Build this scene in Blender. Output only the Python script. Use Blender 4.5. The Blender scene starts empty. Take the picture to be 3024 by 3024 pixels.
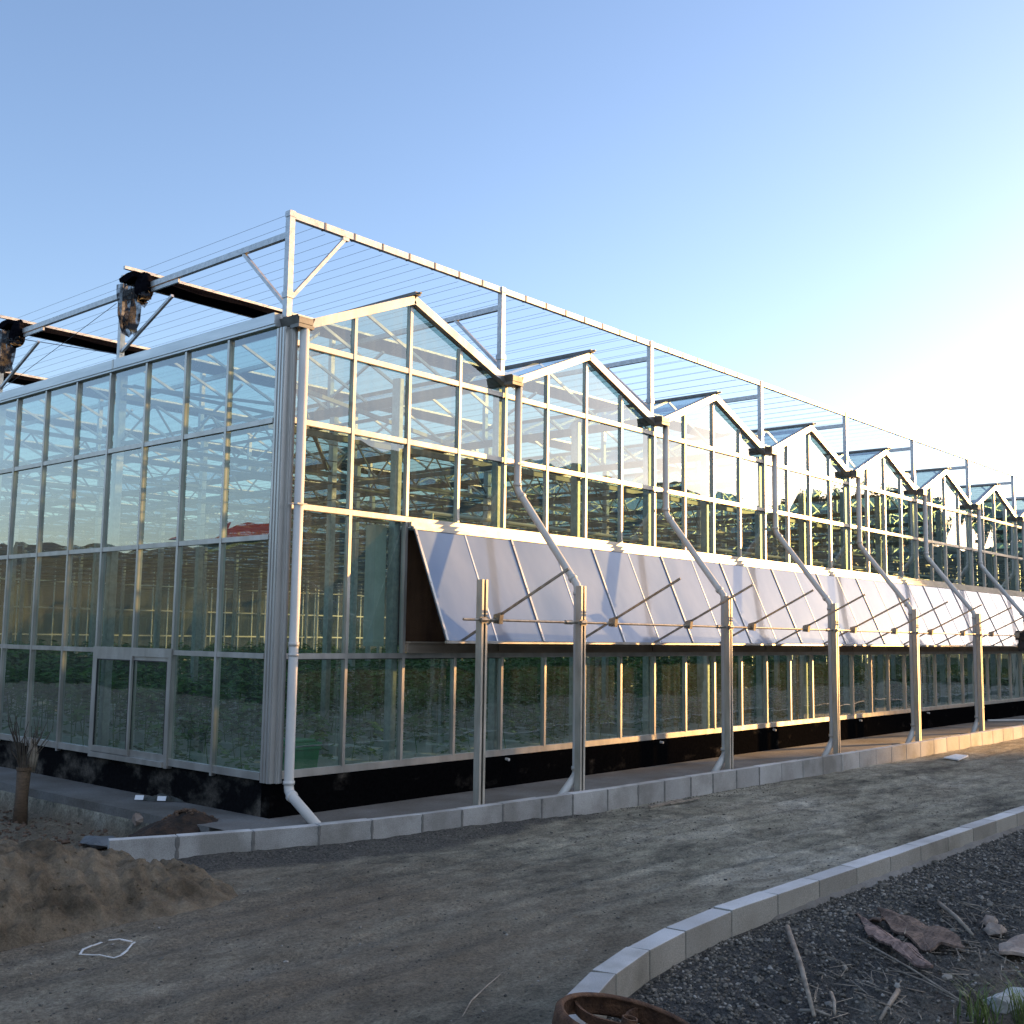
import bpy, math, random
from mathutils import Vector, Matrix, noise
R = math.radians
rnd = random.Random(11)
sc = bpy.context.scene
C = sc.collection

# ------------------------------------------------------------------ camera
cam_d = bpy.data.cameras.new("camera"); cam = bpy.data.objects.new("camera", cam_d); C.objects.link(cam)
yaw, pit, rol = .8487, .1103, .0144
fw = Vector((math.sin(yaw)*math.cos(pit), math.cos(yaw)*math.cos(pit), math.sin(pit)))
rt = Vector((math.cos(yaw), -math.sin(yaw), 0)); up = rt.cross(fw)
r2 = rt*math.cos(rol)+up*math.sin(rol); u2 = -rt*math.sin(rol)+up*math.cos(rol)
cam.matrix_world = Matrix(((r2.x, u2.x, -fw.x, -8.4415), (r2.y, u2.y, -fw.y, -11.1523), (r2.z, u2.z, -fw.z, 1.8869), (0, 0, 0, 1)))
cam_d.sensor_width = 36; cam_d.lens = 36*1.0915; cam_d.clip_start = .05; cam_d.clip_end = 3000
sc.camera = cam
CAM = Vector((-8.4415, -11.1523, 1.8869))

# ------------------------------------------------------------------ world, sun, exposure
SUN_AZ, SUN_EL = 108, 7.6          # azimuth from +Y towards +X
w = bpy.data.worlds.new("World"); sc.world = w; w.use_nodes = True
nt = w.node_tree; nt.nodes.clear()
def wn(t, **k):
    n = nt.nodes.new(t)
    for a, b in k.items(): setattr(n, a, b)
    return n
sky = wn('ShaderNodeTexSky', sky_type='NISHITA', sun_disc=False, sun_elevation=R(SUN_EL), sun_rotation=R(SUN_AZ),
         air_density=1.0, dust_density=.95, ozone_density=2.0, altitude=100)
bg = wn('ShaderNodeBackground'); bg.inputs[1].default_value = .12
out = wn('ShaderNodeOutputWorld')
tc = wn('ShaderNodeTexCoord'); sep = wn('ShaderNodeSeparateXYZ'); nt.links.new(tc.outputs['Generated'], sep.inputs[0])
mp = wn('ShaderNodeMapping'); mp.inputs['Scale'].default_value = (1.6, 1.6, 5)
nt.links.new(tc.outputs['Generated'], mp.inputs[0])
nz = wn('ShaderNodeTexNoise'); nz.inputs['Scale'].default_value = 2.2; nz.inputs['Detail'].default_value = 7; nz.inputs['Roughness'].default_value = .55
nt.links.new(mp.outputs[0], nz.inputs['Vector'])
mr = wn('ShaderNodeMapRange'); mr.inputs[1].default_value = .42; mr.inputs[2].default_value = .66
nt.links.new(nz.outputs['Fac'], mr.inputs[0])
my = wn('ShaderNodeMapRange'); my.inputs[1].default_value = .05; my.inputs[2].default_value = -.45   # clouds stand in the south only
nt.links.new(sep.outputs['Y'], my.inputs[0])
ml = wn('ShaderNodeMath', operation='MULTIPLY'); nt.links.new(mr.outputs[0], ml.inputs[0]); nt.links.new(my.outputs[0], ml.inputs[1])
ml2 = wn('ShaderNodeMath', operation='MULTIPLY'); nt.links.new(ml.outputs[0], ml2.inputs[0]); ml2.inputs[1].default_value = .75
hs = wn('ShaderNodeHueSaturation'); hs.inputs['Saturation'].default_value = .98; hs.inputs['Value'].default_value = 1.0
nt.links.new(sky.outputs[0], hs.inputs['Color'])
mix = wn('ShaderNodeMix', data_type='RGBA'); nt.links.new(ml2.outputs[0], mix.inputs[0]); tint = wn('ShaderNodeMix', data_type='RGBA', blend_type='MULTIPLY'); tint.inputs[0].default_value = 1; tint.inputs[7].default_value = (1.02, .958, 1.06, 1)
nt.links.new(hs.outputs[0], tint.inputs[6]); nt.links.new(tint.outputs[2], mix.inputs[6])
mix.inputs[7].default_value = (5.2, 5.3, 5.4, 1)
nt.links.new(mix.outputs[2], bg.inputs[0]); nt.links.new(bg.outputs[0], out.inputs[0])

sun_d = bpy.data.lights.new("sun", 'SUN'); sun_d.energy = 5; sun_d.angle = R(.6); sun_d.color = (1, .54, .18)
sun = bpy.data.objects.new("sun", sun_d); C.objects.link(sun)
SD = Vector((math.sin(R(SUN_AZ))*math.cos(R(SUN_EL)), math.cos(R(SUN_AZ))*math.cos(R(SUN_EL)), math.sin(R(SUN_EL))))
sun.rotation_euler = SD.to_track_quat('Z', 'Y').to_euler()
sc.view_settings.view_transform = 'Standard'; sc.view_settings.look = 'None'
sc.view_settings.exposure = 1.72; sc.view_settings.gamma = 1
sc.render.engine = 'CYCLES'
sc.cycles.max_bounces = 10; sc.cycles.transparent_max_bounces = 40; sc.cycles.glossy_bounces = 5; sc.cycles.diffuse_bounces = 3
sc.cycles.caustics_reflective = False; sc.cycles.caustics_refractive = False

# ------------------------------------------------------------------ helpers
class MB:
    def __init__(s): s.v = []; s.f = []; s.smooth = False
    def add(s, vs, fs):
        o = len(s.v); s.v += [tuple(q) for q in vs]; s.f += [tuple(i+o for i in t) for t in fs]
    def box(s, a, b):
        x0, x1 = sorted((a[0], b[0])); y0, y1 = sorted((a[1], b[1])); z0, z1 = sorted((a[2], b[2]))
        s.add([(x0,y0,z0),(x1,y0,z0),(x1,y1,z0),(x0,y1,z0),(x0,y0,z1),(x1,y0,z1),(x1,y1,z1),(x0,y1,z1)],
              [(0,3,2,1),(4,5,6,7),(0,1,5,4),(1,2,6,5),(2,3,7,6),(3,0,4,7)])
    def beam(s, p, q, wd, h, upv=(0, 0, 1)):
        p = Vector(p); q = Vector(q); d = (q-p).normalized(); u = Vector(upv)
        sd = d.cross(u)
        if sd.length < 1e-4: sd = d.cross(Vector((1, 0, 0)))
        sd.normalize(); u = sd.cross(d); a = sd*wd/2; b = u*h/2
        s.add([p-a-b, p+a-b, p+a+b, p-a+b, q-a-b, q+a-b, q+a+b, q-a+b],
              [(0,3,2,1),(4,5,6,7),(0,1,5,4),(1,2,6,5),(2,3,7,6),(3,0,4,7)])
    def quad(s, a, b, c, d): s.add([a, b, c, d], [(0, 1, 2, 3)])
    def tube(s, pts, r, n=10, caps=True):
        pts = [Vector(p) for p in pts]; rs = r if isinstance(r, (list, tuple)) else [r]*len(pts)
        o = len(s.v); ref = None
        for i, p in enumerate(pts):
            d = (pts[min(i+1, len(pts)-1)]-pts[max(i-1, 0)]).normalized()
            if ref is None: ref = Vector((0, 0, 1)) if abs(d.z) < .9 else Vector((1, 0, 0))
            a = d.cross(ref).normalized(); b = a.cross(d)
            ref = b
            # keep width through a bend
            for k in range(n):
                t = 2*math.pi*k/n; s.v.append(tuple(p+(a*math.cos(t)+b*math.sin(t))*rs[i]))
        for i in range(len(pts)-1):
            for k in range(n):
                k2 = (k+1) % n; s.f.append((o+i*n+k, o+i*n+k2, o+(i+1)*n+k2, o+(i+1)*n+k))
        if caps:
            s.f.append(tuple(o+k for k in range(n))[::-1]); m = o+(len(pts)-1)*n; s.f.append(tuple(m+k for k in range(n)))
    def build(s, name, mat, parent=None, smooth=False, bevel=0):
        o0 = Vector((0, 0, 0))
        q = parent
        while q is not None: o0 = o0+q.location; q = q.parent
        me = bpy.data.meshes.new(name); me.from_pydata([(a[0]-o0.x, a[1]-o0.y, a[2]-o0.z) for a in s.v], [], s.f)
        me.materials.append(mat); me.update()
        if smooth: me.shade_smooth()
        ob = bpy.data.objects.new(name, me); C.objects.link(ob)
        if parent: ob.parent = parent
        if bevel:
            b = ob.modifiers.new('bevel', 'BEVEL'); b.width = bevel; b.segments = 2; b.limit_method = 'ANGLE'
        return ob
def tag(o, label=None, cat=None, group=None, kind=None):
    if label: o['label'] = label
    if cat: o['category'] = cat
    if group: o['group'] = group
    if kind: o['kind'] = kind
    return o
def thing(name, loc, label, cat, group=None):
    o = bpy.data.objects.new(name, None); C.objects.link(o); o.location = loc; o.empty_display_size = .2
    return tag(o, label, cat, group)
def kids(o): return [c for c in bpy.data.objects if c.parent == o]
def copy_tree(o, parent=None):
    c = o.copy(); C.objects.link(c); c.parent = parent
    for ch in kids(o): copy_tree(ch, c)
    return c
ORD = ['first', 'second', 'third', 'fourth', 'fifth', 'sixth', 'seventh', 'eighth', 'ninth', 'tenth', 'eleventh', 'twelfth', 'thirteenth',
       'fourteenth', 'fifteenth', 'sixteenth', 'seventeenth', 'eighteenth', 'nineteenth', 'twentieth']
def ordn(i):
    if i < 20: return ORD[i]
    t = {2: 'twenty', 3: 'thirty', 4: 'forty', 5: 'fifty'}[(i+1)//10]
    u = (i+1) % 10
    return (t[:-1]+'ieth') if u == 0 else t+'-'+ORD[u-1]

# ------------------------------------------------------------------ materials
def mat(name):
    m = bpy.data.materials.new(name); m.use_nodes = True; n = m.node_tree
    b = n.nodes['Principled BSDF']; return m, n, b
def nd(n, t, **k):
    x = n.nodes.new(t)
    for a, b in k.items(): setattr(x, a, b)
    return x
def ramp(n, fac, stops):
    r = nd(n, 'ShaderNodeValToRGB'); e = r.color_ramp.elements
    while len(e) < len(stops): e.new(.5)
    for i, (p, c) in enumerate(stops): e[i].position = p; e[i].color = (*c, 1)
    n.links.new(fac, r.inputs[0]); return r
def noise_tex(n, scale, detail=5, rough=.55, vec=None, stretch=None):
    t = nd(n, 'ShaderNodeTexNoise'); t.inputs['Scale'].default_value = scale; t.inputs['Detail'].default_value = detail
    t.inputs['Roughness'].default_value = rough
    if vec is None:
        vec = nd(n, 'ShaderNodeNewGeometry').outputs['Position']
    if stretch:
        mpn = nd(n, 'ShaderNodeMapping'); mpn.inputs['Scale'].default_value = stretch; n.links.new(vec, mpn.inputs[0]); vec = mpn.outputs[0]
    n.links.new(vec, t.inputs['Vector']); return t
def simple(name, c1, c2, rough=.5, metal=0, scale=8, bump=0, stretch=None, spec=.5, r2v=None, bscale=None):
    m, n, b = mat(name); t = noise_tex(n, scale, stretch=stretch)
    r = ramp(n, t.outputs['Fac'], [(.32, c1), (.68, c2)]); n.links.new(r.outputs[0], b.inputs['Base Color'])
    b.inputs['Metallic'].default_value = metal; b.inputs['Roughness'].default_value = rough; b.inputs['Specular IOR Level'].default_value = spec
    if r2v is not None:
        mm = nd(n, 'ShaderNodeMapRange'); mm.inputs[3].default_value = rough; mm.inputs[4].default_value = r2v
        n.links.new(t.outputs['Fac'], mm.inputs[0]); n.links.new(mm.outputs[0], b.inputs['Roughness'])
    if bump:
        t2 = noise_tex(n, bscale or scale*4); bp = nd(n, 'ShaderNodeBump'); bp.inputs['Strength'].default_value = bump; bp.inputs['Distance'].default_value = .02
        n.links.new(t2.outputs['Fac'], bp.inputs['Height']); n.links.new(bp.outputs[0], b.inputs['Normal'])
    return m
M = {}
M['alu'] = simple('aluminium', (.42, .405, .38), (.58, .56, .53), .32, .75, 5, .05, (1, 1, .3), r2v=.5)
M['alu_post'] = simple('corner_aluminium', (.50, .485, .46), (.58, .565, .54), .36, .6, 2, 0, (1, 1, .5))
M['galv'] = simple('galvanised_steel', (.42, .43, .44), (.62, .63, .64), .38, .7, 14, .05, r2v=.55)
M['galv_post'] = simple('zinc_post', (.38, .36, .31), (.56, .53, .47), .42, .55, 9, .05, (1, 1, .25), r2v=.6)
M['truss'] = simple('truss_steel', (.11, .12, .12), (.20, .21, .21), .5, .4, 6)
M['eave'] = simple('eave_flashing', (.52, .56, .58), (.72, .75, .76), .4, .5, 3, .04, (1, .3, 3))
M['pvc'] = simple('white_pvc', (.52, .50, .47), (.66, .645, .615), .38, 0, 3, .02, (1, 1, .4))
M['pvc_dirty'] = simple('grey_pvc', (.45, .44, .42), (.62, .60, .57), .45, 0, 6)
M['gutter'] = simple('gutter_dark', (.13, .13, .125), (.22, .22, .21), .5, .4, 8)
M['gasket'] = simple('black_rubber', (.015, .015, .017), (.03, .03, .03), .5, 0, 8)
M['rod'] = simple('drive_rod', (.22, .19, .15), (.38, .35, .30), .4, .7, 14)
M['motor'] = simple('motor_black', (.012, .013, .015), (.03, .03, .033), .4, .2, 8)
M['tanbeam'] = simple('tan_channel', (.26, .20, .15), (.40, .33, .26), .45, .3, 4, .03, (.4, 1, 1))
M['pad'] = simple('cooling_pad', (.07, .035, .018), (.13, .07, .035), .9, 0, 6, .6, (1, 1, .2), bscale=60)
M['wirem'] = simple('wire', (.10, .11, .13), (.16, .17, .2), .5, .5, 5)
M['binm'] = simple('bin_green', (.003, .2, .07), (.006, .3, .10), .4, 0, 3)
M['foam'] = simple('white_trough', (.60, .62, .56), (.78, .79, .74), .7, 0, 5, .3)
M['rust'] = simple('rusty_iron', (.055, .025, .014), (.17, .085, .045), .85, .15, 14, .8, bscale=50)
M['barkm'] = simple('bark', (.075, .048, .036), (.20, .135, .10), .85, 0, 9, .7, (1, 4, 1))
M['barkpink'] = simple('bark_inside', (.12, .075, .06), (.30, .205, .17), .8, 0, 9, .6, (1, 4, 1))
M['stickm'] = simple('dry_stick', (.16, .13, .10), (.34, .29, .23), .8, 0, 9, .3)
M['twig'] = simple('twig', (.05, .04, .03), (.10, .08, .06), .8, 0, 9)
M['wrap'] = simple('trunk_wrap', (.075, .05, .03), (.14, .09, .055), .85, 0, 12, .7, (1, 1, 4))
M['strap'] = simple('white_strap', (.55, .54, .52), (.72, .71, .69), .5, 0, 6)
M['paper'] = simple('white_tag', (.7, .74, .78), (.8, .82, .85), .5, 0, 6)
M['rag'] = simple('dark_rag', (.03, .035, .03), (.07, .075, .07), .8, 0, 9, .5)
M['rockm'] = simple('rock', (.20, .15, .12), (.36, .29, .24), .85, 0, 7, .8)
M['palerock'] = simple('pale_rock', (.33, .34, .33), (.48, .48, .46), .85, 0, 5, .6)
M['slate'] = simple('grey_slab', (.10, .11, .12), (.17, .18, .19), .85, 0, 6, .5)
M['soil'] = simple('dark_soil', (.015, .012, .010), (.06, .035, .022), .95, 0, 9, 1.0)
M['clod'] = simple('brown_clod', (.07, .045, .03), (.17, .11, .075), .95, 0, 14, .8)
M['leaf'] = simple('crop_leaf', (.05, .15, .025), (.14, .28, .05), .5, 0, 3)
M['grass'] = simple('grass', (.06, .10, .02), (.16, .2, .05), .6, 0, 5)
M['treeleaf'] = simple('tree_leaf', (.025, .055, .015), (.06, .09, .025), .6, 0, .6)
M['trunk'] = simple('tree_trunk', (.05, .035, .025), (.11, .08, .055), .9, 0, 3)
M['redroof'] = simple('red_roof', (.07, .008, .008), (.10, .012, .011), .5, 0, 2)
M['greenwall'] = simple('green_wall', (.03, .07, .03), (.045, .09, .045), .6, 0, 2)
M['field'] = simple('dark_field', (.012, .022, .008), (.03, .042, .016), .95, 0, .4, spec=0)
M['hill'] = simple('hillside', (.012, .022, .012), (.028, .036, .02), .95, 0, .05)
M['mortar'] = simple('mortar', (.12, .12, .115), (.17, .165, .155), .9, 0, 12, .5)
M['sandbank'] = simple('bank_earth', (.008, .015, .008), (.022, .026, .014), .95, 0, .25)
def granite(name, a, b_):
    m, n, b = mat(name); t = noise_tex(n, 130, 2, .6); t2 = noise_tex(n, 1.3, 4)
    r = ramp(n, t.outputs['Fac'], [(.3, a), (.7, b_)]); r2_ = ramp(n, t2.outputs['Fac'], [(.34, (.58, .565, .53)), (.5, (.9, .89, .87)), (.68, (1.08, 1.08, 1.08))])
    mx = nd(n, 'ShaderNodeMix', data_type='RGBA', blend_type='MULTIPLY'); mx.inputs[0].default_value = 1
    n.links.new(r.outputs[0], mx.inputs[6]); n.links.new(r2_.outputs[0], mx.inputs[7])
    oi = nd(n, 'ShaderNodeObjectInfo'); hv = nd(n, 'ShaderNodeHueSaturation'); mm = nd(n, 'ShaderNodeMapRange')
    mm.inputs[3].default_value = .78; mm.inputs[4].default_value = 1.16; n.links.new(oi.outputs['Random'], mm.inputs[0])
    n.links.new(mm.outputs[0], hv.inputs['Value']); n.links.new(mx.outputs[2], hv.inputs['Color']); n.links.new(hv.outputs[0], b.inputs['Base Color'])
    b.inputs['Roughness'].default_value = .8
    t3 = noise_tex(n, 60, 4, .7); bp = nd(n, 'ShaderNodeBump'); bp.inputs['Strength'].default_value = .35; bp.inputs['Distance'].default_value = .008
    n.links.new(t3.outputs['Fac'], bp.inputs['Height']); n.links.new(bp.outputs[0], b.inputs['Normal']); return m
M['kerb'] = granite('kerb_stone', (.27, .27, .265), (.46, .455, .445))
M['kerb_top'] = granite('kerb_lit_top', (.46, .465, .47), (.62, .62, .62))  # paler than the sides: sky light on the top put into the colour
M['kerb_side'] = granite('kerb_shaded_side', (.20, .19, .165), (.36, .345, .305))  # darker, browner colour paints the shade on the camera-facing side
M['kerb_light'] = granite('kerb_stone_pale', (.44, .445, .45), (.60, .60, .60))
# plinth: bitumen black paint with bare patches
m, n, b = mat('bitumen_plinth'); t = noise_tex(n, 1.6, 6, .62, stretch=(1, 1, 1.6)); t2 = noise_tex(n, 22, 5, .7)
r = ramp(n, t.outputs['Fac'], [(.57, (.010, .010, .011)), (.64, (.035, .033, .03)), (.74, (.11, .095, .08))])
r_ = ramp(n, t2.outputs['Fac'], [(.3, (.6, .6, .6)), (.7, (1.25, 1.25, 1.25))])
mx = nd(n, 'ShaderNodeMix', data_type='RGBA', blend_type='MULTIPLY'); mx.inputs[0].default_value = 1
n.links.new(r.outputs[0], mx.inputs[6]); n.links.new(r_.outputs[0], mx.inputs[7]); n.links.new(mx.outputs[2], b.inputs['Base Color'])
b.inputs['Roughness'].default_value = .9; b.inputs['Specular IOR Level'].default_value = 0
bp = nd(n, 'ShaderNodeBump'); bp.inputs['Strength'].default_value = .4; bp.inputs['Distance'].default_value = .02
n.links.new(t2.outputs['Fac'], bp.inputs['Height']); n.links.new(bp.outputs[0], b.inputs['Normal']); M['plinth'] = m
M['plinth_side'] = m.copy(); _r = [x for x in M['plinth_side'].node_tree.nodes if x.bl_idname == 'ShaderNodeValToRGB'][0]
for _e, _p in zip(_r.color_ramp.elements, (.46, .52, .62)): _e.position = _p
_r2 = [x for x in m.node_tree.nodes if x.bl_idname == 'ShaderNodeValToRGB'][0]
for _e, _p in zip(_r2.color_ramp.elements, (.60, .68, .80)): _e.position = _p
_r2.color_ramp.elements[0].color = (.004, .004, .0045, 1); _r2.color_ramp.elements[1].color = (.02, .018, .016, 1)
# pavement concrete
m, n, b = mat('pavement_concrete'); t = noise_tex(n, 1.1, 6, .6); t2 = noise_tex(n, 35, 5, .7)
r = ramp(n, t.outputs['Fac'], [(.3, (.10, .09, .075)), (.5, (.15, .145, .135)), (.72, (.21, .21, .205))])
r_ = ramp(n, t2.outputs['Fac'], [(.3, (.75, .75, .75)), (.7, (1.15, 1.15, 1.15))])
mx = nd(n, 'ShaderNodeMix', data_type='RGBA', blend_type='MULTIPLY'); mx.inputs[0].default_value = 1
n.links.new(r.outputs[0], mx.inputs[6]); n.links.new(r_.outputs[0], mx.inputs[7]); n.links.new(mx.outputs[2], b.inputs['Base Color'])
b.inputs['Roughness'].default_value = .9
bp = nd(n, 'ShaderNodeBump'); bp.inputs['Strength'].default_value = .5; bp.inputs['Distance'].default_value = .01
n.links.new(t2.outputs['Fac'], bp.inputs['Height']); n.links.new(bp.outputs[0], b.inputs['Normal']); M['pave'] = m
# ground: vertex masks say where the sand and the dark gravel lie
m, n, b = mat('dirt_ground'); at = nd(n, 'ShaderNodeVertexColor', layer_name='zone'); sp = nd(n, 'ShaderNodeSeparateColor'); n.links.new(at.outputs[0], sp.inputs[0])
big = noise_tex(n, .8, 9, .68, stretch=(.4, 1, 1)); mid = noise_tex(n, 4.5, 8, .74, stretch=(.55, 1, 1)); fine = noise_tex(n, 34, 5, .8)
road = ramp(n, big.outputs['Fac'], [(.36, (.15, .15, .13)), (.45, (.36, .345, .275)), (.54, (.47, .445, .36)), (.64, (.64, .62, .53))])
sand = ramp(n, mid.outputs['Fac'], [(.3, (.22, .18, .13)), (.7, (.38, .32, .24))])
grav = ramp(n, fine.outputs['Fac'], [(.3, (.055, .055, .055)), (.7, (.16, .158, .15))])
mid_r = ramp(n, mid.outputs['Fac'], [(.36, (.38, .39, .40)), (.5, (.95, .94, .92)), (.64, (1.4, 1.38, 1.33))]); fine_r = ramp(n, fine.outputs['Fac'], [(.34, (.42, .42, .43)), (.52, (1, 1, 1)), (.7, (1.5, 1.5, 1.48))])
def mixc(a, bb, fac, mode='MIX'):
    x = nd(n, 'ShaderNodeMix', data_type='RGBA', blend_type=mode)
    if isinstance(fac, (int, float)): x.inputs[0].default_value = fac
    else: n.links.new(fac, x.inputs[0])
    n.links.new(a, x.inputs[6]); n.links.new(bb, x.inputs[7]); return x.outputs[2]
c = mixc(road.outputs[0], mid_r.outputs[0], .8, 'MULTIPLY'); c = mixc(c, sand.outputs[0], sp.outputs[0]); c = mixc(c, grav.outputs[0], sp.outputs[1])
sz = nd(n, 'ShaderNodeMapRange'); n.links.new(sp.outputs[2], sz.inputs[0]); soilc = nd(n, 'ShaderNodeRGB'); soilc.outputs[0].default_value = (.035, .024, .015, 1); c = mixc(c, soilc.outputs[0], sz.outputs[0])
c = mixc(c, fine_r.outputs[0], .8, 'MULTIPLY'); n.links.new(c, b.inputs['Base Color']); b.inputs['Roughness'].default_value = .95; b.inputs['Specular IOR Level'].default_value = .2
bp = nd(n, 'ShaderNodeBump'); bp.inputs['Strength'].default_value = 1; bp.inputs['Distance'].default_value = .04
bp2 = nd(n, 'ShaderNodeBump'); bp2.inputs['Strength'].default_value = .9; bp2.inputs['Distance'].default_value = .12
n.links.new(mid.outputs['Fac'], bp2.inputs['Height']); n.links.new(fine.outputs['Fac'], bp.inputs['Height']); n.links.new(bp2.outputs[0], bp.inputs['Normal'])
n.links.new(bp.outputs[0], b.inputs['Normal']); M['ground'] = m
# sand heap
m, n, b = mat('sand'); t = noise_tex(n, 2.5, 7, .65); t2 = noise_tex(n, 55, 5, .75)
r = ramp(n, t.outputs['Fac'], [(.36, (.075, .06, .042)), (.5, (.15, .12, .085)), (.64, (.22, .18, .13))]); r_ = ramp(n, t2.outputs['Fac'], [(.3, (.65, .65, .65)), (.7, (1.25, 1.25, 1.25))])
n.links.new(mixc(r.outputs[0], r_.outputs[0], 1, 'MULTIPLY'), b.inputs['Base Color']); b.inputs['Roughness'].default_value = .95; b.inputs['Specular IOR Level'].default_value = .15
bp = nd(n, 'ShaderNodeBump'); bp.inputs['Strength'].default_value = .8; bp.inputs['Distance'].default_value = .02
n.links.new(t2.outputs['Fac'], bp.inputs['Height']); n.links.new(bp.outputs[0], b.inputs['Normal']); M['sand'] = m
# pebbles with a colour each
m, n, b = mat('pebble'); g = nd(n, 'ShaderNodeNewGeometry'); r = ramp(n, g.outputs['Random Per Island'], [(0, (.04, .038, .034)), (.5, (.11, .10, .082)), (.85, (.17, .155, .13)), (1, (.32, .30, .27))])
n.links.new(r.outputs[0], b.inputs['Base Color']); b.inputs['Roughness'].default_value = .85; M['pebble'] = m
# glass
def glass(name, tint, f0, wav, power=5.0):
    m = bpy.data.materials.new(name); m.use_nodes = True; n = m.node_tree; n.nodes.clear()
    o = nd(n, 'ShaderNodeOutputMaterial'); tr = nd(n, 'ShaderNodeBsdfTransparent'); tr.inputs[0].default_value = (*tint, 1)
    gl = nd(n, 'ShaderNodeBsdfGlossy'); gl.inputs['Roughness'].default_value = .004; gl.inputs[0].default_value = (.93, .97, 1, 1)
    lw = nd(n, 'ShaderNodeLayerWeight'); lw.inputs[0].default_value = .5
    pw = nd(n, 'ShaderNodeMath', operation='POWER'); pw.inputs[1].default_value = power; n.links.new(lw.outputs['Facing'], pw.inputs[0])
    mm = nd(n, 'ShaderNodeMapRange'); mm.inputs[3].default_value = f0; mm.inputs[4].default_value = 1; n.links.new(pw.outputs[0], mm.inputs[0])
    t = noise_tex(n, .9, 2, .5, stretch=(1, 1, .8)); bp = nd(n, 'ShaderNodeBump'); bp.inputs['Strength'].default_value = wav; bp.inputs['Distance'].default_value = .01
    n.links.new(t.outputs['Fac'], bp.inputs['Height']); n.links.new(bp.outputs[0], gl.inputs['Normal'])
    # thin film of dust: streaks running down the pane
    df = nd(n, 'ShaderNodeBsdfDiffuse'); df.inputs[0].default_value = (.42, .50, .49, 1)
    ds = noise_tex(n, 9, 5, .7, stretch=(1, 1, .06)); dr = nd(n, 'ShaderNodeMapRange'); dr.inputs[1].default_value = .45; dr.inputs[2].default_value = .8; dr.inputs[3].default_value = .045; dr.inputs[4].default_value = .16
    n.links.new(ds.outputs['Fac'], dr.inputs[0])
    m1 = nd(n, 'ShaderNodeMixShader'); n.links.new(dr.outputs[0], m1.inputs[0]); n.links.new(tr.outputs[0], m1.inputs[1]); n.links.new(df.outputs[0], m1.inputs[2])
    m2 = nd(n, 'ShaderNodeMixShader'); n.links.new(mm.outputs[0], m2.inputs[0]); n.links.new(m1.outputs[0], m2.inputs[1]); n.links.new(gl.outputs[0], m2.inputs[2])
    n.links.new(m2.outputs[0], o.inputs[0]); return m
M['glass'] = glass('wall_glass', (.64, .78, .71), .15, .45, 3.0)
M['roofglass'] = glass('roof_glass', (.66, .76, .74), .08, .1)
# vent sheet: milky polycarbonate
m, n, b = mat('milky_polycarbonate'); t = noise_tex(n, 1.2, 4, .5, stretch=(1, .4, .4))
r = ramp(n, t.outputs['Fac'], [(.25, (.13, .19, .31)), (.75, (.27, .33, .45))]); n.links.new(r.outputs[0], b.inputs['Base Color'])
b.inputs['Roughness'].default_value = .16; b.inputs['Specular IOR Level'].default_value = .7
b.inputs['Coat Weight'].default_value = 1; b.inputs['Coat Roughness'].default_value = .05
tl = nd(n, 'ShaderNodeBsdfTranslucent'); tl.inputs[0].default_value = (.6, .65, .7, 1); ms = nd(n, 'ShaderNodeMixShader'); ms.inputs[0].default_value = .15
n.links.new(b.outputs[0], ms.inputs[1]); n.links.new(tl.outputs[0], ms.inputs[2]); n.links.new(ms.outputs[0], n.nodes['Material Output'].inputs[0])
t3 = noise_tex(n, 2.2, 3, .5); bp = nd(n, 'ShaderNodeBump'); bp.inputs['Strength'].default_value = .5; bp.inputs['Distance'].default_value = .02
n.links.new(t3.outputs['Fac'], bp.inputs['Height']); n.links.new(bp.outputs[0], b.inputs['Normal']); M['vent'] = m
# shade net: black cloth with pores
m, n, b = mat('shade_net'); b.inputs['Base Color'].default_value = (.008, .008, .012, 1); b.inputs['Roughness'].default_value = .7
tp = nd(n, 'ShaderNodeBsdfTransparent'); ms = nd(n, 'ShaderNodeMixShader'); ms.inputs[0].default_value = .72
t = noise_tex(n, 9, 3); mm = nd(n, 'ShaderNodeMapRange'); mm.inputs[1].default_value = .35; mm.inputs[2].default_value = .6; mm.inputs[3].default_value = .55; mm.inputs[4].default_value = 1
n.links.new(t.outputs['Fac'], mm.inputs[0]); n.links.new(mm.outputs[0], ms.inputs[0])
n.links.new(tp.outputs[0], ms.inputs[1]); n.links.new(b.outputs[0], ms.inputs[2]); n.links.new(ms.outputs[0], n.nodes['Material Output'].inputs[0]); M['net'] = m
M['cloth'] = simple('black_cloth', (.003, .003, .005), (.010, .010, .014), .95, 0, 6, .6, (.3, 4, 4), spec=0)

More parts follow.
